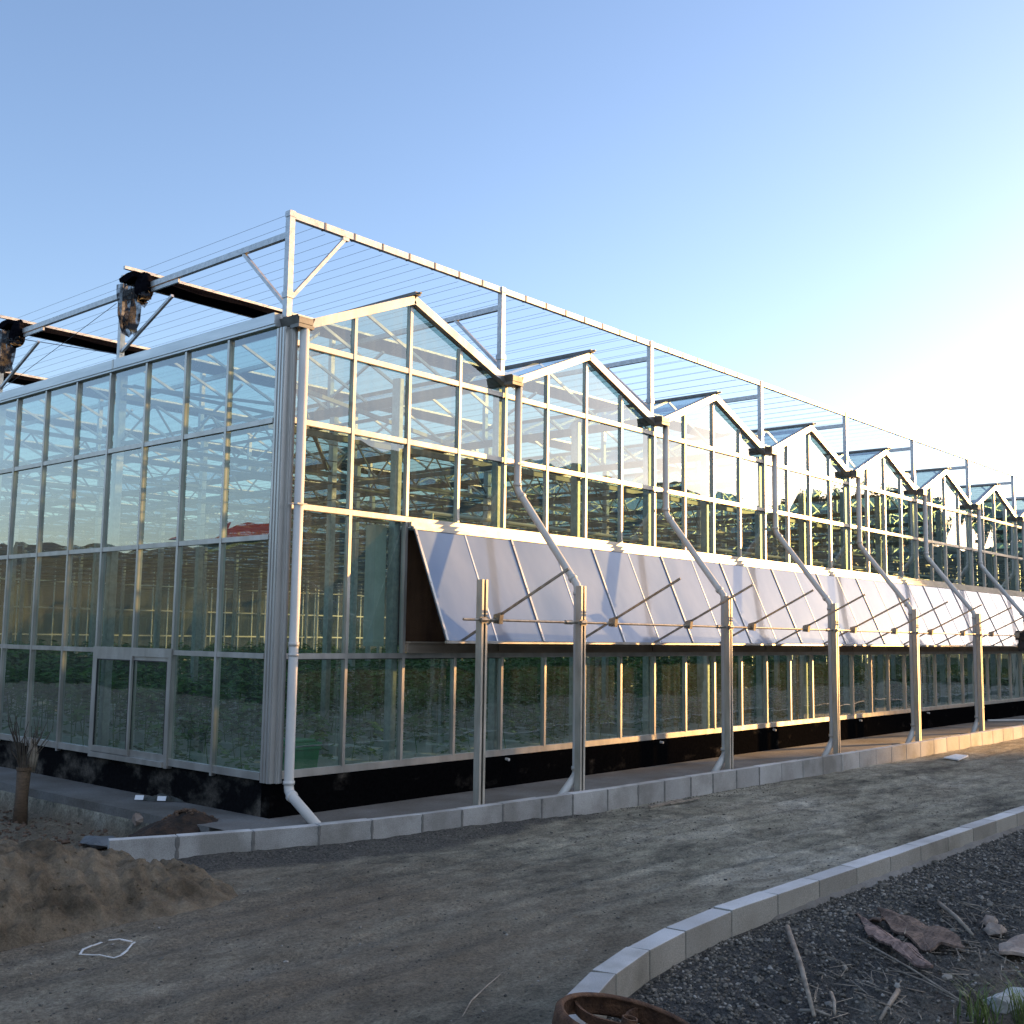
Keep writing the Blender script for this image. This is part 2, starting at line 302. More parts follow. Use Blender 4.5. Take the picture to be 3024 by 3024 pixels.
# ------------------------------------------------------------------ ground
KY0, KY1 = -1.66, -6.17          # kerb lines
def fbm(x, y, s, o=4):
    return noise.fractal(Vector((x*s, y*s, 3.7)), .8, 2.1, o)
def smooth(a, b, x):
    t = max(0, min(1, (x-a)/(b-a))); return t*t*(3-2*t)
def kerb_y(x):                    # front face of the kerb before the greenhouse
    pts = [(-2.35, -.5), (-1.85, -.75), (-1.06, -1.03), (-.32, -1.25), (.46, -1.4), (1.22, -1.5), (2.8, -1.6), (4.3, -1.66), (8, -1.74), (12, -1.82), (60, -1.85)]
    if x <= pts[0][0]: return pts[0][1]
    for (a, b_), (c_, d) in zip(pts, pts[1:]):
        if x <= c_: return b_+(d-b_)*(x-a)/(c_-a)
    return pts[-1][1]
def front_kerb_y(x):              # road-side edge of the kerb nearest the camera
    pts = [(-3.6, -7.25), (-2.9, -6.75), (-2.34, -6.52), (-1.52, -6.31), (-.77, -6.21), (-.22, -6.17), (1, -6.15), (60, -6.2)]
    if x <= pts[0][0]: return pts[0][1]+(x-pts[0][0])*.72
    for (a, b_), (c_, d) in zip(pts, pts[1:]):
        if x <= c_: return b_+(d-b_)*(x-a)/(c_-a)
    return pts[-1][1]
def gz(x, y):
    """height and masks (sand, dark gravel)"""
    h = -.52; sand = 0; grav = 0
    ky = kerb_y(x); fy = front_kerb_y(x)
    if x > -1.0 and y > ky+.1:      # under the pavement and the greenhouse
        h = -.42 if not (x > 0 and y > .2) else -.33
        sand = .9 if (x > .05 and y > .1) else 0
    elif y > ky+.12 or (x < -2.2 and y > .1):                # yard by the wrapped trunk
        k = smooth(-1.2, .3, y+.3*x+.9)
        h = -.52-.1*k+.055*fbm(x, y, 2.3)*k+.035*fbm(x+9, y, 8)*k; sand = .75*k+.1; grav = .15*k
    elif y < fy-.1 and x > -4.2: # planting bed towards the camera
        d = fy-.1-y
        h = -.505-.11*smooth(.15, 1.3, d)+.06*fbm(x, y, 1.6)*smooth(.2, 1.2, d)+.05*fbm(x, y+4, 6)*smooth(.1, .8, d)
        grav = 1-.55*smooth(1.2, 2.2, d+.6*fbm(x, y, 1.1)); sand = smooth(1.0, 2.0, d+.5*fbm(x+3, y, 1.5))
    else:                         # the road
        h += .014*fbm(x*.5, y, 1.3)+.012*fbm(x*.7, y, 7, 5)
        sand = max(0, min(1, .9*smooth(6.0, 1.2, math.hypot((x+3.6)*.8, (y+3.4)*1.15))+.35*fbm(x*.4, y, .9)-.05))
        sand = max(sand, .5*smooth(10, 16, x))
        s = smooth(.42, .0, ky-y+.1*fbm(x, y, 1.5))*smooth(-2.5, -1.5, x)*smooth(4.5, 1.5, x); h += .09*s; grav = .85*smooth(.62, .38, (ky-y)+.16*fbm(x, y, 1.2)+max(0, x-1)*.12)*smooth(6, 3, x)
        for y0_, a_, f_ in ((-2.75, .16, .33), (-3.35, .16, .33), (-4.35, .22, .27), (-5.0, .22, .27)):
            dd_ = y-(y0_+a_*math.sin(f_*x+1)+.04*fbm(x, 0, .8))
            h += -.020*math.exp(-(dd_/.11)**2)*(1+.35*math.sin(x*46+dd_*30))+.011*math.exp(-((abs(dd_)-.19)/.06)**2)
            if abs(dd_) < .16: grav = max(grav, .35*(1-abs(dd_)/.16)*(.6+.4*fbm(x, y, 1.2)))
        # tyre tracks in front of the heap
        if -3.2 < x < 1.5 and -2.9 < y+.12*x < -2.3: h += .007*math.sin(x*60)*math.sin((y+.12*x+2.6)*22)
    return h, sand, grav
def axis(segs):
    a = []
    for s0, s1, st in segs:
        nn = max(1, int(round((s1-s0)/st)))
        a += [s0+(s1-s0)*i/nn for i in range(nn)]
    a.append(segs[-1][1]); return a
xs = axis([(-900, -100, 100), (-100, -20, 10), (-20, -8, 1), (-8, -5, .15), (-5, 4, .035), (4, 12, .07), (12, 30, .2), (30, 60, 2), (60, 200, 14), (200, 900, 100)])
ys = axis([(-900, -100, 100), (-100, -20, 10), (-20, -11, 1), (-11, -8.6, .12), (-8.6, -1.2, .04), (-1.2, 3, .06), (3, 8, .15), (8, 60, 3), (60, 200, 14), (200, 900, 100)])
vs = []; cols = []
for y in ys:
    for x in xs:
        far = max(abs(x-3), abs(y+3))
        if far < 62: h, s_, g_ = gz(x, y)
        else: h, s_, g_ = -.52, .1, .9
        vs.append((x, y, h)); cols += [s_, g_, 1 if (0 < x < 48 and .05 < y < 48) else 0, 1]
nx_ = len(xs); fs = [(j*nx_+i, j*nx_+i+1, (j+1)*nx_+i+1, (j+1)*nx_+i) for j in range(len(ys)-1) for i in range(nx_-1)]
me = bpy.data.meshes.new('ground'); me.from_pydata(vs, [], fs); me.materials.append(M['ground'])
ca = me.color_attributes.new('zone', 'FLOAT_COLOR', 'POINT'); ca.data.foreach_set('color', cols); me.shade_smooth()
go = bpy.data.objects.new('ground', me); C.objects.link(go); tag(go, kind='structure')

# hills all round: skyline heights read off the reflections in the glass
def hill_el(az):
    az = (az+180) % 360-180
    pts = [(-180, 8), (-150, 6.5), (-100, 5), (-60, 4.5), (-36, 5.4), (-30, 4.3), (-24, 4.5), (-10, 5), (20, 5.5), (60, 5.2), (85, 4.2), (105, 4.0), (110.9, 5.1), (116.6, 6.5), (123.7, 7.8), (131, 9.1), (137, 10.2), (142, 11.0), (155, 10.5), (180, 8)]
    for (a, b_), (c_, d) in zip(pts, pts[1:]):
        if az <= c_: return b_+(d-b_)*(az-a)/(c_-a)
    return 8
hb = MB(); NA, NR = 540, 12
for i in range(NA):
    az = 360*i/NA; e = hill_el(az)
    for j in range(NR):
        rr = 150+j*38; t = j/8.0
        k = smooth(0, 1, min(1, t)) if j <= 8 else max(.1, 1-.3*(j-8))
        top = math.tan(R(e))*(150+8*38)
        z = -1.5+top*k*(1+.09*noise.noise(Vector((i*.08, j*.5, 0))))+ (2.0*noise.noise(Vector((i*.9, j*1.7, 5)))+2.2*noise.noise(Vector((i*.31, j*1.1, 2))))*min(1, t)
        hb.v.append((rr*math.sin(R(az)), rr*math.cos(R(az)), z))
for i in range(NA):
    for j in range(NR-1):
        i2 = (i+1) % NA; hb.f.append((i*NR+j, i2*NR+j, i2*NR+j+1, i*NR+j+1))
tag(hb.build('hills', M['hill']), kind='structure')

# earth bank beyond the yard on the west side (seen only in the side glass)
eb_ = MB(); NB = 90
for i in range(NB+1):
    y = -10+1.5*i
    for j in range(10):
        u = j/9; e_ = math.sin(math.pi*min(1, u*1.15)) if u < .87 else .05
        eb_.v.append((-24-1.9*j, y, -.56+7.8*max(0, e_)**.8*(1+.10*noise.noise(Vector((y*.12, j*.6, 0))))+.35*noise.noise(Vector((y*.5, j*.9, 4)))))
for i in range(NB):
    for j in range(9): eb_.f.append((i*10+j, i*10+10+j, i*10+11+j, i*10+j+1))
tag(eb_.build('embankment', M['sandbank']), kind='structure')
# pavement round the greenhouse
pv = MB()
pv.box((-.95, -.06, -.66), (-.125, 50, -.31))
for i in range(0, 60):           # strip before the gables, its outer edge just short of the kerb
    x0 = -.95+i*.85; x1 = x0+.85
    a0, a1 = kerb_y(x0)+.32, kerb_y(x1)+.32
    if x0 > 3: a0 = a1 = -1.22+.02*math.sin(i)
    elif x1 > 3: a1 = -1.22
    z = -.31
    pv.add([(x0, a0, z-.14), (x1, a1, z-.14), (x1, -.06, z-.14), (x0, -.06, z-.14), (x0, a0, z), (x1, a1, z), (x1, -.06, z), (x0, -.06, z)],
           [(4, 5, 6, 7), (0, 1, 5, 4)])
tag(pv.build('pavement', M['pave']), kind='structure')
# mortar haunch at the foot of the front kerb
hc = MB(); N = 260; prof = []
for i in range(N+1):
    x = -3.6+i*.12; fy = front_kerb_y(x)-.165
    wdt = (.05+.10*abs(noise.noise(Vector((x*2.2, 0, 1))))+.05*noise.noise(Vector((x*7, 0, 2))))*smooth(.2, 1.6, x)+.01
    hc.v += [(x, fy+.02, -.44+.04*noise.noise(Vector((x*5, 1, 0)))), (x, fy-wdt*.5, -.475+.02*noise.noise(Vector((x*6, 4, 0)))), (x, fy-wdt, -.56)]
for i in range(N):
    for k in range(2): hc.f.append((i*3+k, i*3+k+1, i*3+k+4, i*3+k+3))
tag(hc.build('kerb_haunch', M['pave'], smooth=True), 'rough spilled mortar footing along the planting-bed side of the front kerb', 'mortar footing')

# ------------------------------------------------------------------ kerbs: every block a thing
def kerb_block(p0, p1, wd, z0, z1, m, gap=.006):
    """p0-p1 = the edge on the visible side; wd goes to the left of p0->p1"""
    p0 = Vector((*p0, 0)); p1 = Vector((*p1, 0)); d = (p1-p0).normalized(); nn = Vector((-d.y, d.x, 0))*wd
    p0 = p0+d*gap; p1 = p1-d*gap
    b_ = MB(); q = [p0, p1, p1+nn, p0+nn]
    jit = [rnd.uniform(-.004, .004) for _ in range(4)]
    b_.add([(a.x, a.y, z0) for a in q]+[(a.x, a.y, z1+j) for a, j in zip(q, jit)], [(0, 3, 2, 1), (4, 5, 6, 7), (0, 1, 5, 4), (1, 2, 6, 5), (2, 3, 7, 6), (3, 0, 4, 7)])
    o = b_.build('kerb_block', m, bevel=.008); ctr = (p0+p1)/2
    o.data.materials.append(M['kerb_top']); o.data.polygons[1].material_index = 1  # top face takes the painted-lit colour
    for vtx in o.data.vertices: vtx.co -= Vector((ctr.x, ctr.y, z0))
    o.location = (ctr.x, ctr.y, z0); return o
x = -2.42; i = 0; step = [.62, .75, .72, .66, .70, .62, .70, .72]
while x < 46:
    L = step[i % 8] if x < 8 else (.75 if x < 24 else 1.5)
    x1 = x+L
    o = kerb_block((x, kerb_y(x)), (x1, kerb_y(x1)), .13, -.62, -.22+rnd.uniform(-.004, .004), M['kerb'])
    lab = 'speckled grey kerb block before the greenhouse, %s from the sand heap' % ordn(i)
    if i == 0: lab = 'grey kerb block half buried by the sand heap, leftmost of its row'
    tag(o, lab, 'kerb block', 'kerb blocks along the greenhouse side of the road')
    if i and x < 9:                 # smear of mortar over the joint
        mj = MB(); a_ = Vector((x, kerb_y(x), 0)); d_ = Vector((x1-x, kerb_y(x1)-kerb_y(x), 0)).normalized(); n_ = Vector((d_.y, -d_.x, 0)); pr_ = []
        for q in range(9):
            z_ = -.55+.32*q/8; w_ = .012+.016*rnd.random(); pr_.append((w_, z_))
        for w_, z_ in pr_:
            for s_, t_ in ((-1, -.002), (-.6, .006), (.6, .006), (1, -.002)): mj.v.append(tuple(a_+d_*w_*s_+n_*t_+Vector((0, 0, z_))))
        for q in range(8):
            for r_ in range(3): mj.f.append((q*4+r_, q*4+r_+1, q*4+4+r_+1, q*4+4+r_))
        mo = mj.build('mortar_joint', M['mortar'])
        for vtx in mo.data.vertices: vtx.co -= o.location
        mo.parent = o
    x = x1; i += 1
x = -3.5; i = 0
while x < 46:
    L = .62 if x < -1.5 else (.80 if x < 10 else 1.3)
    x1 = x+L
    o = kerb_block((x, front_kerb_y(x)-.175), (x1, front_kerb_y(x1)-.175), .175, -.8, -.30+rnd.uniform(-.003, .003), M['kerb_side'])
    lab = 'pale kerb block beside the planting bed, %s from the rusty iron wheel' % ordn(i)
    if i == 0: lab = 'pale kerb block lying under the rusty iron wheel at the end of the front row'
    tag(o, lab, 'kerb block', 'kerb blocks between the road and the planting bed')
    x = x1; i += 1

# ------------------------------------------------------------------ greenhouse
NX, NY = 12, 12
LX, LY = NX*4, NY*4
HA, HB, HC, H1, H0, HR, HG = 5.51, 4.52, 3.45, 1.60, .18, 6.56, 5.72
SE, SB, SC_, S1, S0 = 5.70, 4.50, 3.05, 1.60, .18
gh = thing('greenhouse', (0, 0, -.31), 'long glass greenhouse with a row of pointed gables and steel frame above the roof', 'greenhouse')
def P(mb, name, m, parent=gh, **k): return mb.build(name, m, parent, **k)
p_ = MB(); p_.box((-.12, -.055, -.6), (LX+.12, .12, .125)); P(p_, 'base_wall', M['plinth'])
p_ = MB(); p_.box((-.12, .12, -.6), (.06, LY+.12, .125)); P(p_, 'base_wall', M['plinth_side'])
p_ = MB(); p_.box((.06, LY-.06, -.6), (LX+.12, LY+.12, .125)); P(p_, 'base_wall', M['plinth'])
p_ = MB(); p_.box((LX-.06, .12, -.6), (LX+.12, LY-.06, .125)); P(p_, 'base_wall', M['plinth'])
p_ = MB()                          # fluted corner post
p_.box((-.165, -.09, .1), (-.10, .10, 5.66)); 
for k in range(3): p_.box((-.176, -.07+k*.058, .1), (-.165, -.04+k*.058, 5.66))
p_.box((-.10, -.135, .1), (-.015, .02, 5.66)); p_.box((-.085, -.147, .1), (-.055, -.135, 5.66))
P(p_, 'corner_post', M['alu_post'])
def pane(a, b_, c_, d, name, m, par):
    """one pane with a small random set"""
    n_ = (Vector(b_)-Vector(a)).cross(Vector(d)-Vector(a)).normalized()
    q = [Vector(v)+n_*rnd.uniform(-.0035, .0035) for v in (a, b_, c_, d)]
    g_ = MB(); g_.quad(*q); return g_.build(name, m, par)
FW, FD = .046, .07
pane_budget = [100]
def roofz(x): xm = x % 4; return HG+(HR-HG)*(xm/2 if xm <= 2 else (4-xm)/2)
for k in range(NX):               # gable bays
    x0 = 4*k; fr = MB(); near = k < 2
    y0, y1 = -.045, .025
    # mullions (outside proud of the transoms)
    for i in range(4):
        xx = x0+i if not (k == 0 and i == 0) else None
        if xx is None: continue
        zt = (roofz(xx)-.1) if i else 5.66
        fr.box((xx-FW/2, y0-.006, HC+.04), (xx+FW/2, y1, zt))
        fr.box((xx-FW/2, y0-.006, H0+.03), (xx+FW/2, y1, H1-.034))
        if k == 0 and i in (1, 2): fr.box((xx-FW/2, y0-.006, H1+.034), (xx+FW/2, y1, HC-.034))
    for z in (HA, HB, HC, H1, H0):
        hh = .034 if z not in (H0,) else .045
        fr.box((x0+(.0 if k else -.014), y0, z-hh), (x0+4, y1-.004, z+hh))
    # rafters
    for s in (0, 1):
        a = (x0+.03, -.06, HG-.02) if s == 0 else (x0+3.97, -.06, HG-.02); b_ = (x0+2, -.06, HR-.045)
        fr.beam(a, b_, .105, .115) if s == 0 else fr.beam(b_, a, .105, .115)
    f = P(fr, 'gable_frame', M['alu'])
    gb = MB(); gl_ = MB()
    rows = [(H0+.03, H1-.03)]+([(H1+.03, HC-.03)] if k == 0 else [])+[(HC+.03, HB-.03), (HB+.03, HA-.03)]
    def put(a, b_, c_, d):
        if near and pane_budget[0] > 0: pane(a, b_, c_, d, 'glass_pane', M['glass'], f); pane_budget[0] -= 1
        else:
            n_ = Vector((0, 1, 0)); (gb if a[2] > H1 else gl_).quad(*[Vector(q)+n_*rnd.uniform(-.004, .004) for q in (a, b_, c_, d)])
    for i in range(4):
        xa, xb = x0+i+(.03 if i or k else -.0), x0+i+1-.03
        for (za, zb) in rows:
            if (za, zb) == (H1+.03, HC-.03) and i > 1: continue
            put((xa, -.01, za), (xb, -.01, za), (xb, -.01, zb), (xa, -.01, zb))
        za, zb = roofz(x0+i+.001)-.07, roofz(x0+i+.999)-.07
        put((xa, -.01, HA+.03), (xb, -.01, HA+.03), (xb, -.01, zb), (xa, -.01, za))
    if gb.v: gb.build('upper_glazing', M['glass'], f)
    if gl_.v: gl_.build('lower_glazing', M['glass'], f)
    gk = MB()
    for z in (HA, HB, HC)+((H1,) if k == 0 else ()): gk.box((x0+.03, -.042, z-.046), (x0+3.97, -.02, z-.035))
    gk.build('gasket', M['gasket'], f)
for j in range(NY):               # side bays
    yy0 = 4*j+.1; fr = MB()
    for i in range(4):
        y = yy0+i
        if j == 0 and i == 0: continue
        fr.box((-.185, y-FW/2, .09), (-.11, y+FW/2, SE-.02))
    if j == 0: pass
    zs = (SB, SC_, S1, S0)
    for z in zs:
        if z == S0: fr.box((-.175, yy0, .125), (-.115, yy0+4, .215))
        else: fr.box((-.178, yy0, z-.032), (-.115, yy0+4, z+.032))
    f = P(fr, 'side_frame', M['alu'])
    gb = MB()
    for i in range(4):
        ya, yb = yy0+i+.03, yy0+i+.97
        for (za, zb) in ((.215, S1-.03), (S1+.03, SC_-.03), (SC_+.03, SB-.03), (SB+.03, SE)):
            if j == 0 and i in (2, 3) and za < 1: continue
            q = [(-.145, yb, za), (-.145, ya, za), (-.145, ya, zb), (-.145, yb, zb)]
            if j < 3 and pane_budget[0] > 0: pane(*q, 'glass_pane', M['glass'], f); pane_budget[0] -= 1
            else: gb.quad(*[Vector(v)+Vector((rnd.uniform(-.004, .004), 0, 0)) for v in q])
    if gb.v: gb.build('glazing', M['glass'], f)
# sliding door in the side wall
dr = MB(); dr.box((-.20, 2.085, .09), (-.187, 2.16, 1.65)); dr.box((-.20, 4.04, .09), (-.187, 4.13, 1.65)); dr.box((-.20, 2.16, 1.53), (-.187, 4.04, 1.65)); dr.box((-.23, 2.16, .10), (-.187, 4.04, .17))
d = P(dr, 'sliding_door', M['alu'])
for (ya, yb, xo) in ((2.16, 3.12, -.165), (3.05, 4.04, -.195)):
    b_ = MB(); b_.box((xo-.015, ya, .18), (xo+.015, ya+.045, 1.53)); b_.box((xo-.015, yb-.045, .18), (xo+.015, yb, 1.53)); b_.box((xo-.013, ya+.045, 1.48), (xo+.013, yb-.045, 1.53)); b_.box((xo-.013, ya+.045, .18), (xo+.013, yb-.045, .26))
    b_.build('door_leaf', M['alu'], d)
    b_ = MB(); b_.box((xo-.016, ya+.045, .26), (xo+.005, ya+.06, 1.48)); b_.box((xo-.016, yb-.06, .26), (xo+.005, yb-.045, 1.48)); b_.box((xo-.016, ya+.06, 1.465), (xo+.005, yb-.06, 1.48)); b_.build('door_gasket', M['gasket'], d)
    pane((xo, yb-.05, .26), (xo, ya+.05, .26), (xo, ya+.05, 1.48), (xo, yb-.05, 1.48), 'door_glass', M['glass'], d)
# side eave beam
b_ = MB(); b_.box((-.215, .09, 5.72), (-.09, LY, 5.86)); b_.box((-.20, .09, 5.69), (-.10, LY, 5.72))
eb = P(b_, 'eave_beam', M['eave'])
for j in range(1, NY): b_ = MB(); b_.box((-.219, 4*j-.02, 5.725), (-.2155, 4*j+.02, 5.863)); b_.build('joint_cover', M['alu'], eb)
# back and far walls, simple glazing bars
for wall in (0, 1):
    b_ = MB(); g_ = MB()
    n_ = LX if wall == 0 else LY
    for i in range(n_+1):
        if wall == 0: b_.box((i-.03, LY-.03, .12), (i+.03, LY+.03, 5.7))
        else: b_.box((LX-.03, i-.03, .12), (LX+.03, i+.03, 5.7))
    for z in (.18, 1.6, 3.05, 4.5, 5.72):
        if wall == 0: b_.box((0, LY-.035, z-.04), (LX, LY+.025, z+.04))
        else: b_.box((LX-.035, 0, z-.04), (LX+.025, LY-.04, z+.04))
    if wall == 0:
        g_.quad((0, LY, .1), (LX, LY, .1), (LX, LY, 5.7), (0, LY, 5.7))
        for k in range(NX): b_.beam((4*k, LY, HG), (4*k+2, LY, HR), .08, .1); b_.beam((4*k+2, LY, HR), (4*k+4, LY, HG), .08, .1); g_.add([(4*k, LY, HG), (4*k+4, LY, HG), (4*k+2, LY, HR)], [(0, 1, 2)])
    else: g_.quad((LX, 0, .1), (LX, LY, .1), (LX, LY, 5.7), (LX, 0, 5.7))
    f = P(b_, 'back_frame' if wall == 0 else 'far_side_frame', M['eave']); g_.build('glazing', M['roofglass'], f)
# roof
for k in range(NX):
    for s in (-1, 1):
        b_ = MB(); g_ = MB(); xe = 4*k+2+s*1.93; xr = 4*k+2+s*.02
        for i in range(LY+1):
            b_.beam((xe, i, HG+.03), (xr, i, HR), .03, .045)
        f = P(b_, 'roof_slope', M['alu']); g_.quad((xe, -.02, HG+.055), (xr, -.02, HR+.025), (xr, LY, HR+.025), (xe, LY, HG+.055))
        g_.build('glazing', M['roofglass'], f)
    b_ = MB(); b_.box((4*k+1.95, -.16, HR+.01), (4*k+2.05, LY, HR+.055)); b_.box((4*k+1.985, -.22, HR+.02), (4*k+2.015, -.16, HR+.045)); P(b_, 'ridge_cap', M['gutter'])
for k in range(NX+1):             # gutters
    b_ = MB(); xc = 4*k
    pr = [(-.14, .1), (-.10, 0), (.10, 0), (.14, .1), (.125, .1), (.09, .012), (-.09, .012), (-.125, .1)]
    ya, yb = -.27, LY
    o = len(b_.v); b_.v += [(xc+a, ya, HG-.03+h_) for a, h_ in pr]+[(xc+a, yb, HG-.03+h_) for a, h_ in pr]
    for i in range(8): b_.f.append((o+i, o+(i+1) % 8, o+8+(i+1) % 8, o+8+i))
    b_.box((xc-.11, ya-.004, HG-.025), (xc+.11, ya+.012, HG+.055))
    b_.box((xc-.11, ya, HG-.075), (xc+.13, -.09, HG-.031))
    P(b_, 'gutter', M['gutter'])
# inner structure
for j in range(1, NY):            # lattice girders across the house
    b_ = MB(); y = 4*j
    b_.box((0, y-.03, 5.30), (LX, y+.03, 5.365)); b_.box((0, y-.025, 4.63), (LX, y+.025, 4.68))
    st = 1.0 if j < 5 else 1.333
    nseg = int(LX/st)
    for i in range(nseg):
        xa = i*st; b_.beam((xa, y, 4.67), (xa+st/2, y, 5.30), .024, .024); b_.beam((xa+st/2, y, 5.30), (xa+st, y, 4.67), .024, .024)
    P(b_, 'lattice_girder', M['truss'])
for k in range(0, NX+1, 1):       # columns, one row per gutter line
    if k in (0, NX): continue
    b_ = MB()
    for j in range(1, NY) :
        if (k+j) % 2 == 0 or j == 1 or k < 2: b_.box((4*k-.05, 4*j-.06, -.35), (4*k+.05, 4*j+.06, 5.66))
    if b_.v:
        o = P(b_, 'column_row', M['galv'])
b_ = MB()
for k in range(NX):
    b_.box((4*k+1.88, .06, -.3), (4*k+1.98, .18, HA-.1)); b_.box((4*k+3.94, .05, -.3), (4*k+4.06, .17, 5.62))
P(b_, 'gable_column_row', M['galv'])
for j in range(1, NY): pass
b_ = MB()
for j in range(1, NY): b_.box((-.06, 4*j+.02, -.3), (.05, 4*j+.14, 5.66))
P(b_, 'side_column_row', M['galv'])
b_ = MB()
for k in range(1, NX): b_.box((4*k-.03, .1, 4.40), (4*k+.03, LY, 4.46))
for k in range(NX): b_.box((4*k+1.98, .1, 4.9), (4*k+2.02, LY, 4.94))
P(b_, 'purlin_set', M['truss'])
b_ = MB()                          # climate screen wires and folded screens under the girders
for j in range(NY):
    b_.beam((0, 4*j+.45, 4.50), (LX, 4*j+.45, 4.50), .05, .07)
    b_.tube([(0, 4*j+2.3, 4.2), (LX, 4*j+2.3, 4.2)], .018, 6)
P(b_, 'inner_screen', M['truss'])
b_ = MB()
for j in range(1, 40): b_.tube([(0, 1.2*j, 4.56), (LX, 1.2*j, 4.56)], .008, 4)
for k in range(1, 40): b_.tube([(1.2*k, .2, 3.9), (1.2*k, LY, 3.9)], .008, 4)
P(b_, 'inner_wires', M['truss'])
b_ = MB()                          # braces seen behind the first gable
b_.beam((.15, .4, 5.5), (3.8, 3.9, 4.7), .05, .05); b_.beam((.1, .15, 5.0), (3.9, .35, 4.6), .05, .05); b_.beam((.1, 3.9, 5.5), (.1, .2, 4.6), .05, .05); b_.beam((-.02, .3, 4.75), (-.02, 4, 5.5), .04, .04)
for k in range(3): b_.beam((4*k+.2, .15, 5.5), (4*k+2, 2, 6.4), .04, .04)
P(b_, 'wind_brace', M['truss'])
# heating pipe, pad box
b_ = MB(); b_.tube([(2.6, .25, 3.62), (28, .25, 3.62)], .03, 8); b_.tube([(2.75, .25, 3.62), (2.75, .25, 3.5)], .035, 8); P(b_, 'pad_supply_pipe', M['pvc'])
# cooling pads behind the vent
b_ = MB(); b_.box((2.06, .08, 1.74), (LX-.2, .22, 3.32)); P(b_, 'cooling_pad', M['pad'])
b_ = MB(); b_.box((1.66, .2, 1.72), (1.86, .4, 3.36)); P(b_, 'pad_end_box', M['foam'])
b_ = MB(); b_.box((2.03, -.10, 1.645), (LX, -.046, 1.76)); b_.box((2.03, -.13, 1.765), (LX, .07, 1.79)); b_.box((2.03, -.115, 1.636), (LX, -.1, 1.665))
for i in range(23): b_.box((3.9+2*i-.06, -.115, 1.665), (3.9+2*i+.04, -.1, 1.762))
P(b_, 'pad_channel', M['tanbeam'])
b_ = MB(); b_.box((2.03, -.11, 3.36), (LX, -.046, 3.415)); b_.box((2.03, -.135, 3.345), (LX, -.05, 3.358)); P(b_, 'vent_hinge_rail', M['alu'])
# vent flap
hy, hz, by, bz = -.125, 3.34, -.80, 1.81
vf = MB(); dn = Vector((0, by-hy, bz-hz)).normalized(); nrm = Vector((0, dn.z, -dn.y)); nrm = nrm if nrm.y < 0 else -nrm
def vp(x, t, o=0): return (x, hy+(by-hy)*t+nrm.y*o, hz+(bz-hz)*t+nrm.z*o)
VX0, VX1 = 2.05, LX-.1
nS = 46
for i in range(nS):
    xa = VX0+(VX1-VX0)*i/nS; xb = VX0+(VX1-VX0)*(i+1)/nS
    vf.quad(vp(xa, 0, 0), vp(xa, 1, 0), vp(xb, 1, 0), vp(xb, 0, 0))
    vf.quad(vp(xa, 0, -.008), vp(xb, 0, -.008), vp(xb, 1, -.008), vp(xa, 1, -.008))
vfo = P(vf, 'vent_flap', M['vent'])
for i in range(24):
    b_ = MB(); xx = VX0+2*i*.9979+(.02 if i == 0 else 0); b_.add([vp(xx-.018, 0, .003), vp(xx+.018, 0, .003), vp(xx+.018, 1, .003), vp(xx-.018, 1, .003), vp(xx-.018, 0, .018), vp(xx+.018, 0, .018), vp(xx+.018, 1, .018), vp(xx-.018, 1, .018)],
        [(0, 3, 2, 1), (4, 5, 6, 7), (0, 1, 5, 4), (1, 2, 6, 5), (2, 3, 7, 6), (3, 0, 4, 7)])
    for t in (.08, .5, .92): a = Vector(vp(xx, t, .018)); b_.tube([a, a+nrm*.006], .008, 6)
    b_.build('rib', M['alu'], vfo)
for i in range(23):
    b_ = MB(); xx = VX0+1+2*i*.9979; b_.add([vp(xx-.012, 0, .002), vp(xx+.012, 0, .002), vp(xx+.012, 1, .002), vp(xx-.012, 1, .002), vp(xx-.012, 0, .006), vp(xx+.012, 0, .006), vp(xx+.012, 1, .006), vp(xx-.012, 1, .006)],
        [(0, 3, 2, 1), (4, 5, 6, 7), (0, 1, 5, 4), (1, 2, 6, 5), (2, 3, 7, 6), (3, 0, 4, 7)])
    b_.build('batten', M['eave'], vfo)
b_ = MB(); a = vp(VX0, 1, .004); b_.box((VX0-.01, a[1]-.02, a[2]-.035), (VX1, a[1]+.02, a[2]+.0)); a = vp(VX0, 0, 0); b_.box((VX0-.01, a[1]-.025, a[2]-.03), (VX1, a[1]+.0, a[2]+.012))
b_.build('edge_rail', M['alu'], vfo)
